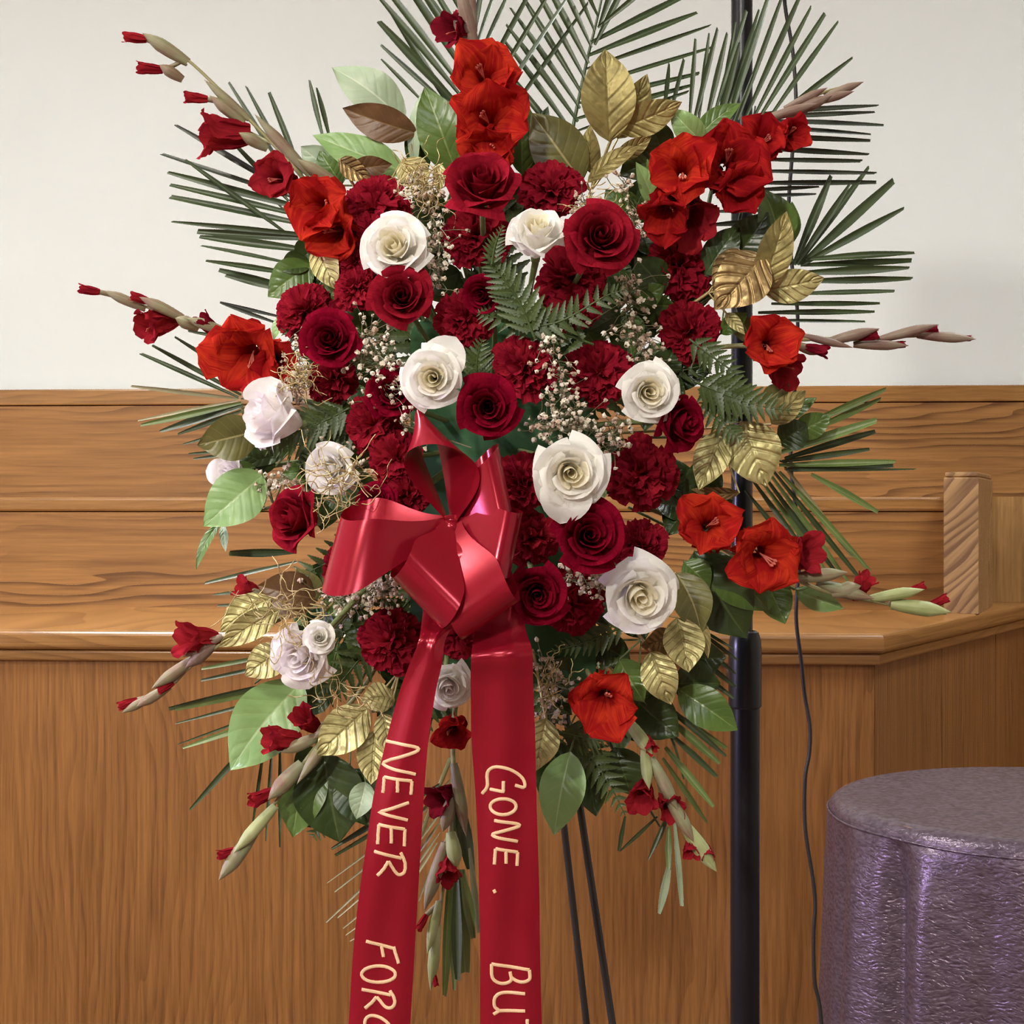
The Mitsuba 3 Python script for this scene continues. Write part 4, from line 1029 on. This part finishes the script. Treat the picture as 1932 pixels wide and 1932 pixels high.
# ---------------------------------------------------------------- carnations
CC = [('carnation above the upper left white rose', 702, 385, 60), ('carnation right of the topmost rose', 1043, 350, 58), ('carnation left of the small fern tip', 898, 438, 58), ('carnation left of the upper left white rose', 668, 490, 46),
      ('carnation at the lower left of the upper left white rose', 668, 540, 40), ('carnation below the upper right white rose', 1085, 520, 62), ('carnation below the upper right gladiolus', 1290, 497, 62), ('carnation left of the right orange gladiolus', 1310, 625, 58),
      ('carnation at the far left above the crimson rose', 568, 583, 52), ('carnation left of the middle fern', 876, 598, 50), ('carnation in the middle under the fern', 990, 690, 58), ('carnation left of the right creamy rose', 1135, 700, 58),
      ('carnation below the left crimson rose', 622, 716, 46), ('carnation left of the bow tip', 700, 800, 52), ('carnation beside the top loop of the bow', 742, 866, 50), ('carnation between the bow and the large white rose', 985, 912, 50),
      ('carnation right of the large white rose', 1220, 893, 64), ('carnation right of the bow under the white rose', 1003, 1018, 52), ('carnation right of the large dark red rose', 1214, 1032, 48), ('carnation left of the lowest right white rose', 1082, 1140, 60),
      ('carnation left of the left ribbon tail', 733, 1217, 58), ('carnation glimpsed between the ribbon tails', 858, 1205, 42), ('carnation below the left loop of the bow', 655, 1080, 48), ('carnation just left of the bow knot', 765, 935, 42), ('carnation under the middle fern at the right', 1085, 575, 44), ('carnation left of the tiny blossoms and the white rose', 700, 440, 44)]
for i, (lab, x, y, r) in enumerate(CC):
    carnation('ruffled dark red ' + lab, x, y, r, outward(x, y, .7) + aim(*rg.uniform(-.2, .2, 2)) * .5, d=dome(x, y) + (0.02 if i not in (20, 21) else 0.0), seed=i)

# ---------------------------------------------------------------- gladioli


def glad(label, spine, florets, bracts, d, dtip=None, seed=0, r=(0.0034, 0.0014), smat='sheath_green'):
    """spine: pixels from the base to the tip. florets: (x, y, radius px, facing dx, dy, toward, openness, material).
    bracts: (base x, y, tip x, y, width px[, material])"""
    rng = np.random.default_rng(seed + 300)
    t = thing('gladiolus', label, 'gladiolus', 'red and orange gladiolus spikes in the spray')
    dtip = d if dtip is None else dtip
    m = len(spine)
    P = [at(x, y, d + (dtip - d) * i / (m - 1) + (0.04, 0.015, 0)[min(i, 2)]) for i, (x, y) in enumerate(spine)]
    back = P[0] + (HUB - P[0]) * 0.6
    back[1] = 1.845
    P = [back, P[0] * 0.7 + back * 0.3 + arr(0, 0.012, 0)] + P
    path = spline(P, 40)
    part(t, 'stem', tube(path, np.linspace(*r, 40), 8), 'stem_olive')
    for (x, y, R, dx, dy, tw, op, m) in florets:
        k = np.argmin([math.hypot(x - sx, y - sy) for sx, sy in spine])
        dd = d + (dtip - d) * k / (len(spine) - 1) - (0.035 if op > .6 else 0.012)
        c = at(x, y, dd)
        tail = floret(t, c, aim(dx, dy, tw), R * dd / FOC * (0.98 if op > .6 else 1.0), op, m, rng)
        j = np.argmin(np.linalg.norm(path - tail, axis=1))
        j = max(j - 2, 0)
        part(t, 'flower_tube', tube(spline([path[j], (path[j] + tail) / 2 + arr(0, 0.002, 0), tail], 6), np.linspace(0.0022, 0.0030, 6), 6), 'sheath_green')
    for b in bracts:
        bx, by, tx, ty, w = b[:5]
        k = np.argmin([math.hypot(bx - sx, by - sy) for sx, sy in spine])
        dd = d + (dtip - d) * k / (len(spine) - 1) - 0.002
        sheath(t, at(bx, by, dd + 0.004), at(tx, ty, dd - 0.006), 0.74 * w * dd / FOC, b[5] if len(b) > 5 else smat, name='bract')
    return t


O_, R_, S_, M_ = 'gladiolus_orange', 'gladiolus_red', 'gladiolus_scarlet', 'gladiolus_wine'
glad('long gladiolus spike reaching to the upper left corner', [(680, 500), (620, 400), (550, 310), (480, 235), (410, 165), (350, 110), (290, 75)],
     [(243, 70, 20, -1, -.1, .15, .10, R_), (270, 128, 22, -1, -.05, .2, .10, R_), (358, 184, 20, -1, -.05, .25, .16, R_), (392, 252, 48, -1, .05, .25, .55, R_), (522, 335, 52, -.25, .05, 1, .85, R_), (605, 388, 72, -.3, .1, 1, .95, O_), (632, 440, 66, -.3, .35, 1, .9, O_)],
     [(355, 118, 268, 62, 36), (345, 150, 300, 122, 30), (460, 232, 395, 180, 30), (470, 225, 385, 150, 24), (505, 280, 450, 250, 32), (585, 330, 480, 215, 30), (640, 350, 560, 300, 34)], 1.79, 1.84, 1)
glad('topmost gladiolus spike with two large orange blooms', [(915, 400), (915, 300), (905, 180), (890, 80), (874, 0), (868, -80)],
     [(848, 55, 38, -.7, .1, .8, .55, M_), (915, 143, 74, 0, -.1, 1, .95, O_), (926, 228, 82, .1, -.05, 1, .95, O_), (920, 285, 66, -.05, .5, 1, .9, O_)],
     [(900, 110, 862, -40, 36, 'sheath_mauve'), (880, 85, 855, 20, 26, 'sheath_mauve'), (895, 60, 880, -80, 26, 'sheath_mauve')], 1.76, 1.83, 2, smat='sheath_mauve')
glad('gladiolus spike with a cluster of scarlet blooms at the upper right', [(1260, 480), (1290, 400), (1350, 310), (1430, 240), (1500, 200), (1560, 172), (1620, 158)],
     [(1492, 254, 48, .35, .05, 1, .62, S_), (1436, 268, 60, .1, -.1, 1, .8, S_), (1375, 305, 80, .05, .05, 1, .95, S_), (1390, 352, 66, .2, .5, 1, .7, S_), (1288, 320, 76, -.1, 0, 1, .9, O_), (1258, 395, 62, -.25, .7, .7, .75, S_), (1300, 420, 60, 0, .6, .9, .6, R_)],
     [(1555, 182, 1630, 154, 22, 'sheath_mauve'), (1530, 195, 1612, 172, 22, 'sheath_mauve'), (1490, 215, 1570, 180, 30, 'sheath_mauve'), (1480, 205, 1562, 165, 22, 'sheath_mauve'), (1440, 225, 1545, 195, 26, 'sheath_mauve')], 1.78, 1.85, 3, smat='sheath_mauve')
glad('gladiolus spike pointing left with one wide orange bloom', [(570, 670), (500, 650), (420, 625), (350, 605), (280, 580), (210, 553)],
     [(158, 546, 18, -1, -.15, .15, .10, R_), (255, 560, 18, -.9, -.3, .3, .10, R_), (278, 615, 40, -.75, .35, .7, .55, R_), (384, 605, 26, -.6, -.6, .5, .2, M_), (470, 668, 84, -.15, .35, 1, .97, O_), (520, 680, 50, .2, .3, 1, .8, S_)],
     [(275, 583, 195, 548, 26), (345, 600, 262, 560, 30), (375, 618, 330, 600, 34), (425, 625, 350, 600, 28)], 1.79, 1.83, 4)
glad('gladiolus spike pointing right with closed mauve buds', [(1330, 660), (1420, 650), (1520, 640), (1620, 640), (1700, 635), (1790, 632), (1835, 638)],
     [(1452, 648, 62, .1, 0, 1, .93, O_), (1485, 700, 42, .5, .6, .7, .6, R_), (1552, 662, 20, .9, .25, .4, .2, M_), (1648, 633, 17, .95, -.1, .3, .08, M_), (1700, 650, 14, 1, .05, .25, .05, M_), (1762, 622, 14, 1, -.05, .25, .05, M_), (1826, 638, 12, 1, .05, .2, .04, M_)],
     [(1560, 645, 1660, 620, 28, 'sheath_mauve'), (1610, 650, 1715, 652, 26, 'sheath_mauve'), (1660, 640, 1772, 612, 26, 'sheath_mauve'), (1730, 632, 1842, 640, 27, 'sheath_mauve'), (1500, 650, 1550, 668, 26, 'sheath_green'), (1510, 632, 1610, 656, 20, 'sheath_mauve')], 1.78, 1.84, 5, smat='sheath_mauve')
glad('gladiolus spike at the right with two orange blooms and green buds', [(1300, 990), (1390, 1050), (1480, 1085), (1570, 1120), (1650, 1135), (1720, 1150), (1785, 1158)],
     [(1336, 990, 70, -.05, -.1, 1, .95, O_), (1440, 1048, 84, .1, .15, 1, .93, O_), (1524, 1042, 48, .6, -.25, .7, .45, R_), (1632, 1096, 28, .35, -.75, .6, .32, R_), (1738, 1107, 15, .9, -.35, .2, .12, R_), (1780, 1131, 17, .9, -.4, .25, .12, R_)],
     [(1500, 1090, 1600, 1080, 36, 'sheath_green'), (1570, 1120, 1625, 1105, 40, 'sheath_green'), (1640, 1130, 1745, 1112, 30, 'sheath_bright'), (1680, 1140, 1795, 1155, 40, 'sheath_bright'), (1540, 1100, 1650, 1130, 34, 'sheath_green')], 1.76, 1.84, 6)
glad('gladiolus spike pointing down left over the oak panel', [(560, 1150), (480, 1190), (410, 1220), (350, 1265), (290, 1310), (240, 1335)],
     [(352, 1205, 40, -.8, -.1, .6, .5, R_), (305, 1300, 15, -.9, .5, .3, .08, R_), (232, 1330, 17, -.9, .3, .25, .08, R_)],
     [(405, 1215, 350, 1260, 34, 'sheath_mauve'), (420, 1200, 345, 1240, 26, 'sheath_mauve'), (370, 1240, 285, 1300, 32), (320, 1295, 255, 1335, 28), (290, 1312, 230, 1345, 24)], 1.79, 1.83, 7)
glad('gladiolus bloom peeking out above the lower left gold leaves', [(560, 1130), (510, 1120), (480, 1115)],
     [(458, 1108, 27, -.7, -.5, .5, .45, R_)], [(500, 1125, 465, 1112, 22)], 1.80, 1.81, 8)
glad('gladiolus spike leaning down left beside the large pale leaf', [(690, 1290), (640, 1350), (580, 1430), (530, 1500), (470, 1580), (420, 1650)],
     [(572, 1352, 32, -.35, -.5, .8, .35, R_), (512, 1394, 36, -.8, -.1, .5, .38, R_), (482, 1508, 24, -.75, .3, .5, .25, R_), (420, 1612, 18, -.8, .2, .4, .15, R_)],
     [(650, 1345, 590, 1395, 34, 'sheath_green'), (600, 1390, 530, 1420, 34, 'sheath_green'), (570, 1440, 505, 1510, 44, 'sheath_green'), (520, 1520, 440, 1610, 34, 'sheath_bright'), (480, 1570, 412, 1662, 40, 'sheath_green'), (640, 1360, 560, 1480, 30, 'sheath_green')], 1.775, 1.80, 9)
glad('gladiolus spike hanging between the ribbon tails', [(855, 1370), (855, 1460), (850, 1560), (838, 1660), (826, 1760), (818, 1850)],
     [(855, 1378, 44, 0, .4, 1, .75, S_), (824, 1510, 36, -.6, .2, .8, .45, M_), (846, 1648, 32, .25, .7, .7, .4, R_), (792, 1748, 15, -.5, .8, .4, .12, R_), (822, 1855, 11, .2, 1, .3, .06, R_)],
     [(855, 1500, 835, 1570, 38, 'sheath_green'), (850, 1570, 862, 1640, 40, 'sheath_bright'), (840, 1590, 800, 1720, 36, 'sheath_green'), (828, 1700, 806, 1800, 26, 'sheath_bright'), (825, 1740, 812, 1870, 30, 'sheath_bright'), (856, 1440, 880, 1580, 32, 'sheath_green')], 1.735, 1.75, 10)
glad('gladiolus spike at the lower right with an orange bloom and small red ones', [(1110, 1270), (1150, 1340), (1205, 1400), (1240, 1470), (1290, 1540), (1340, 1610)],
     [(1140, 1320, 74, -.1, .25, 1, .95, O_), (1228, 1410, 20, .3, .6, .8, .25, R_), (1210, 1510, 34, -.2, .45, 1, .5, R_), (1268, 1527, 32, .25, .35, 1, .5, R_), (1303, 1607, 22, -.15, .7, .9, .4, R_), (1336, 1614, 18, .2, .7, .9, .35, R_)],
     [(1185, 1360, 1232, 1425, 36, 'sheath_bright'), (1215, 1410, 1225, 1490, 30, 'sheath_bright'), (1228, 1430, 1280, 1530, 34, 'sheath_green'), (1255, 1490, 1310, 1590, 36, 'sheath_green'), (1290, 1555, 1352, 1645, 44, 'sheath_bright')], 1.76, 1.77, 11)

# ---------------------------------------------------------------- baby's breath and gold thread
BB = [('above and right of the upper left white rose', [(775, 330), (810, 390), (825, 460), (830, 540)], 90, 22), ('beside the upper right gold leaves', [(1175, 340), (1190, 400), (1200, 440)], 34, 20), ('above the wide open upper red rose', [(1090, 370), (1110, 395)], 14, 14),
      ('right of the middle fern', [(1180, 520), (1190, 590), (1200, 640), (1225, 680)], 80, 22), ('left of the creamy rose with the open petal', [(690, 610), (705, 670), (740, 700), (720, 760)], 85, 27), ('left of the crimson rose at the left', [(545, 650), (560, 700), (560, 740)], 55, 16),
      ('between the middle carnations', [(1030, 640), (1060, 720), (1070, 780)], 60, 20), ('above the large white rose', [(1010, 800), (1080, 800), (1140, 820)], 60, 24), ('right of the large white rose', [(1165, 790), (1150, 850)], 26, 18),
      ('below the left loop of the bow', [(620, 1130), (690, 1125), (740, 1100)], 110, 20), ('below the large dark red rose', [(1060, 1090), (1130, 1100), (1150, 1080)], 55, 16), ('right of the ribbon tail that reads GONE', [(1030, 1240), (1050, 1300), (1040, 1350)], 55, 18),
      ('left of the left red rose', [(500, 930), (530, 905), (590, 940)], 32, 16), ('around the white rose with gold threads', [(620, 850), (660, 890), (650, 930)], 40, 22), ('beside the tip of the bow', [(770, 785), (760, 800), (890, 845)], 12, 14)]
for i, (lab, pts, n, sp) in enumerate(BB):
    babys_breath("tiny off-white baby's breath " + lab, pts, n, sp, seed=i, size=4.9)


def gold_thread(label, x, y, w, n, d, seed):
    rng = np.random.default_rng(seed + 70)
    t = thing('gold_thread', label, 'gold thread', 'curled gold threads in the spray')
    st = []
    for i in range(n):
        p = arr(x, y) + rng.normal(0, w * .45, 2)
        a = rng.uniform(0, 6.28)
        P = []
        for k in range(6):
            P.append(at(p[0], p[1], d + rng.uniform(-0.014, 0.014)))
            a += rng.normal(0, 0.8)
            p = p + arr(math.cos(a), math.sin(a)) * w * 0.30
        st.append(tube(spline(P, 16), 0.00055, 4, False))
    put(t, cat(st), 'gilt_paint')
    labels[t]['kind'] = 'stuff'


gold_thread('curled gold threads over the white rose left of the bow', 645, 900, 52, 40, 1.645, 1)
gold_thread('curled gold threads above the ragged rose at the lower left', 545, 1160, 60, 34, 1.70, 2)
gold_thread('curled gold threads right of the left orange gladiolus bloom', 560, 700, 34, 44, 1.705, 3)
gold_thread('curled gold threads at the top beside the topmost rose', 800, 340, 44, 40, 1.73, 4)
gold_thread('curled gold threads under the tiny blossoms at the upper right', 1130, 385, 36, 18, 1.68, 5)
gold_thread('loose gold threads below the ragged rose', 640, 1290, 50, 16, 1.71, 6)
gold_thread('curled gold threads right of the ribbon tails', 1040, 1300, 36, 20, 1.72, 7)

# ---------------------------------------------------------------- the ribbon bow
bow = thing('ribbon_bow', 'shiny red satin ribbon bow with two lettered tails hanging below the flowers', 'ribbon bow')
BD = 1.60
PX = BD / FOC


def pxv(x, y, t):
    """a vector given in picture pixels at the bow: right, down, toward the viewer -> metres"""
    return arr(x, -t, -y) * PX


def smooth01(t):
    t = np.clip(t, 0, 1)
    return t * t * (3 - 2 * t)


def loop(kx, ky, D, b, w, H, width=118, depth=0.0, dD=(0, 0, 0), dH=0.0, q=0.85, pinch=0.35, run=0.17):
    """a ribbon loop from the knot out along D and back; b: where the front layer bulges to, w: the width direction.
    dD, dH: how much farther out and wider the edge on the side of w lies (a conical loop)"""
    K = at(kx, ky, BD) + arr(0, depth, 0)
    D, dD = pxv(*D), pxv(*dD)
    B = pxv(*b) / np.linalg.norm(b) * H
    Wd = pxv(*w) / np.linalg.norm(w) * width
    u, s = uvgrid(13, 61)
    wd = pinch + (1 - pinch) * smooth01(np.minimum(s, 1 - s) / run)
    c = K + np.sin(np.pi * s)[:, None] ** q * (D + u[:, None] * dD)
    c = c + (np.sin(2 * np.pi * s) * (1 + 0.25 * np.abs(np.sin(2 * np.pi * s))) * (1 + dH * u))[:, None] * B
    P = c + (0.5 * u * wd)[:, None] * Wd + np.outer(0.05 * u ** 2 * np.sin(2 * np.pi * s), B)
    part(bow, 'loop', (P, quads(13, 61)), 'satin_red', True, np.stack([u, s], 1))


KX, KY = 852, 995
loop(KX, KY, (-45, -190, 20), (1, .1, -.1), (.10, .08, 1), 34, width=84, depth=0.010, dD=(16, 32, 6), dH=0.62, q=1.0)
loop(KX, KY, (100, -98, 20), (.1, .1, 1), (.20, .98, .1), 44, depth=0.014, width=124)
loop(KX, KY, (122, 32, 25), (0, .1, 1), (-.20, .98, .1), 42, depth=0.006, width=124)
loop(KX, KY, (-226, 44, 10), (0, .28, 1), (-.22, .97, .25), 58, width=146, depth=0.004, run=0.26)
loop(KX, KY, (-62, 140, 30), (.3, -.1, 1), (.70, .71, .1), 46, depth=-0.006, width=132)
loop(KX, KY, (76, 172, 30), (-.1, .1, 1), (.82, -.57, .15), 44, depth=-0.004, width=128)
loop(KX, KY, (34, 66, 12), (0, .2, 1), (.8, -.3, 0), 22, width=70, depth=-0.002)
part(bow, 'knot', tube(spline([at(842, 990, BD + .006), at(852, 996, BD + .001), at(862, 1000, BD + .006)], 8), [.004, .008, .0085, .009, .009, .0085, .008, .004], 12), 'satin_red')


class Tail:
    def __init__(self, rows):
        """rows: (left x, left y, left depth, right x, right y, right depth)"""
        rows = np.array(rows, float)
        self.L, self.R = spline(rows[:, :3], 140), spline(rows[:, 3:], 140)
        u = np.linspace(0, 1, 13)
        V = []
        for k in range(140):
            a, b = at(*self.L[k]), at(*self.R[k])
            for t in u:
                p = a * (1 - t) + b * t
                p[1] -= 0.0035 * math.sin(math.pi * t) + 0.0012 * math.sin(3 * math.pi * t + k * 0.06)
                V.append(p)
        V = np.array(V)
        uv = np.array([(2 * t - 1, k / 139) for k in range(140) for t in u])
        self.key = part(bow, 'tail', (V, quads(140, 13)), 'satin_red', True, uv)
        self.V = V.reshape(140, 13, 3)

    def on(self, x, y):
        """the point of the ribbon's face at picture position (x, y)"""
        xx = 966 + self.V[:, :, 0] / self.V[:, :, 1] * FOC
        yy = 966 - (self.V[:, :, 2] - CAM_Z) / self.V[:, :, 1] * FOC
        k = np.clip(np.searchsorted(yy[:, 6], y), 1, 139)
        row = xx[k]
        f = np.interp(x, row, np.arange(13))
        j = min(int(f), 11)
        f -= j
        g = (y - yy[k - 1, 6]) / (yy[k, 6] - yy[k - 1, 6])
        lerp = lambda r: self.V[r, j] * (1 - f) + self.V[r, j + 1] * f
        return lerp(k - 1) * (1 - g) + lerp(k) * g

    def letter(self, strokes, x0, x1, y0, y1, r=3.3):
        """strokes in (reading direction, up) of the unit box; the lettering reads downwards, its top to the right"""
        ms = []
        for s in strokes:
            q = np.array([(x0 + (x1 - x0) * b, y0 + (y1 - y0) * a) for a, b in s], float)
            q = spline(q, 26) if len(q) > 3 else np.vstack([np.linspace(q[i], q[i + 1], 9)[(i > 0):] for i in range(len(q) - 1)])
            P = np.array([self.on(*p) for p in q]) - arr(0, 0.0007, 0)
            V, F = tube(P, r * 1.6 / FOC, 8)
            ax = np.repeat(P, 8, axis=0)
            V[:len(ax), 1] = ax[:, 1] + (V[:len(ax), 1] - ax[:, 1]) * 0.35
            ms.append((V, F))
        part(self.key, 'letter', cat(ms), 'paint_gold')


left = Tail([(800, 1120, 1.640, 880, 1130, 1.640), (796, 1170, 1.618, 862, 1170, 1.618), (789, 1212, 1.600, 840, 1208, 1.606), (770, 1260, 1.606, 834, 1252, 1.600), (752, 1310, 1.610, 822, 1305, 1.600), (728, 1400, 1.612, 808, 1400, 1.600), (705, 1500, 1.608, 800, 1500, 1.602),
              (690, 1600, 1.604, 794, 1600, 1.606), (676, 1700, 1.602, 788, 1700, 1.608), (666, 1800, 1.604, 782, 1800, 1.604), (658, 1932, 1.606, 774, 1932, 1.602), (648, 2100, 1.604, 764, 2100, 1.606), (640, 2250, 1.602, 758, 2250, 1.604)])
right = Tail([(905, 1130, 1.645, 980, 1120, 1.645), (895, 1195, 1.612, 992, 1188, 1.614), (889, 1240, 1.588, 1004, 1228, 1.594), (888, 1290, 1.598, 1006, 1290, 1.600), (890, 1400, 1.606, 1010, 1400, 1.606), (897, 1500, 1.606, 1012, 1500, 1.602), (902, 1600, 1.602, 1015, 1600, 1.604), (904, 1700, 1.600, 1018, 1700, 1.606),
              (906, 1800, 1.602, 1019, 1800, 1.602), (906, 1932, 1.606, 1022, 1932, 1.602), (908, 2100, 1.604, 1024, 2100, 1.604), (910, 2260, 1.602, 1024, 2260, 1.604)])
a = np.linspace(0, 2 * np.pi, 17)
GL = {'N': [[(0, .08), (.25, 1), (.68, 0), (1, .92)]], 'E': [[(.0, .05), (.22, 1)], [(0, .05), (.9, 0)], [(.12, .5), (.85, .5)], [(.22, 1), (1, .97)]],
      'V': [[(0, 1), (.55, 0), (1, .97)]], 'R': [[(.05, 0), (.32, .88)], [(.1, .86), (.5, 1.0), (.85, .97), (.92, .75), (.42, .46)], [(.42, .46), (.72, .3), (.97, .1)]],
      'F': [[(0, .05), (.35, .9)], [(.25, .85), (1, 1)], [(.2, .5), (.72, .56)]], 'O': [[(.5 + .5 * math.cos(t), .5 + .5 * math.sin(t)) for t in a]],
      'G': [[(.66, .76), (.74, .97), (.42, .93), (.1, .66), (0, .32), (.22, .14), (.7, .14), (.98, .02)], [(.5, .5), (.88, .5), (.8, .2)]], '.': [[(.2, .2), (.8, .6)]],
      'B': [[(0, .02), (.3, 1)], [(.3, 1), (.78, 1), (.92, .78), (.72, .55), (.4, .5)], [(.4, .5), (.86, .52), (1, .28), (.72, .05), (0, .02)]],
      'U': [[(.05, 1), (0, .35), (.2, .08), (.62, .05), (.84, .2)], [(.84, 1), (.84, .2), (1, .02)]], 'T': [[(0, 1), (1, 1)], [(.5, 1), (.5, 0)]]}
for ch, x0, x1, y0, y1 in (('N', 722, 790, 1399, 1462), ('E', 722, 777, 1467, 1500), ('V', 714, 771, 1515, 1548), ('E', 712, 764, 1556, 1597), ('R', 706, 764, 1604, 1653), ('F', 687, 752, 1775, 1817), ('O', 682, 746, 1822, 1853), ('R', 682, 744, 1864, 1903), ('G', 680, 740, 1916, 1960)):
    left.letter(GL[ch], x0, x1, y0, y1)
for ch, x0, x1, y0, y1 in (('G', 908, 992, 1447, 1500), ('O', 925, 974, 1507, 1537), ('N', 929, 981, 1548, 1588), ('E', 933, 977, 1601, 1634), ('.', 930, 938, 1676, 1686), ('B', 926, 999, 1818, 1855), ('U', 930, 991, 1872, 1913), ('T', 932, 995, 1922, 1960)):
    right.letter(GL[ch], x0, x1, y0, y1)
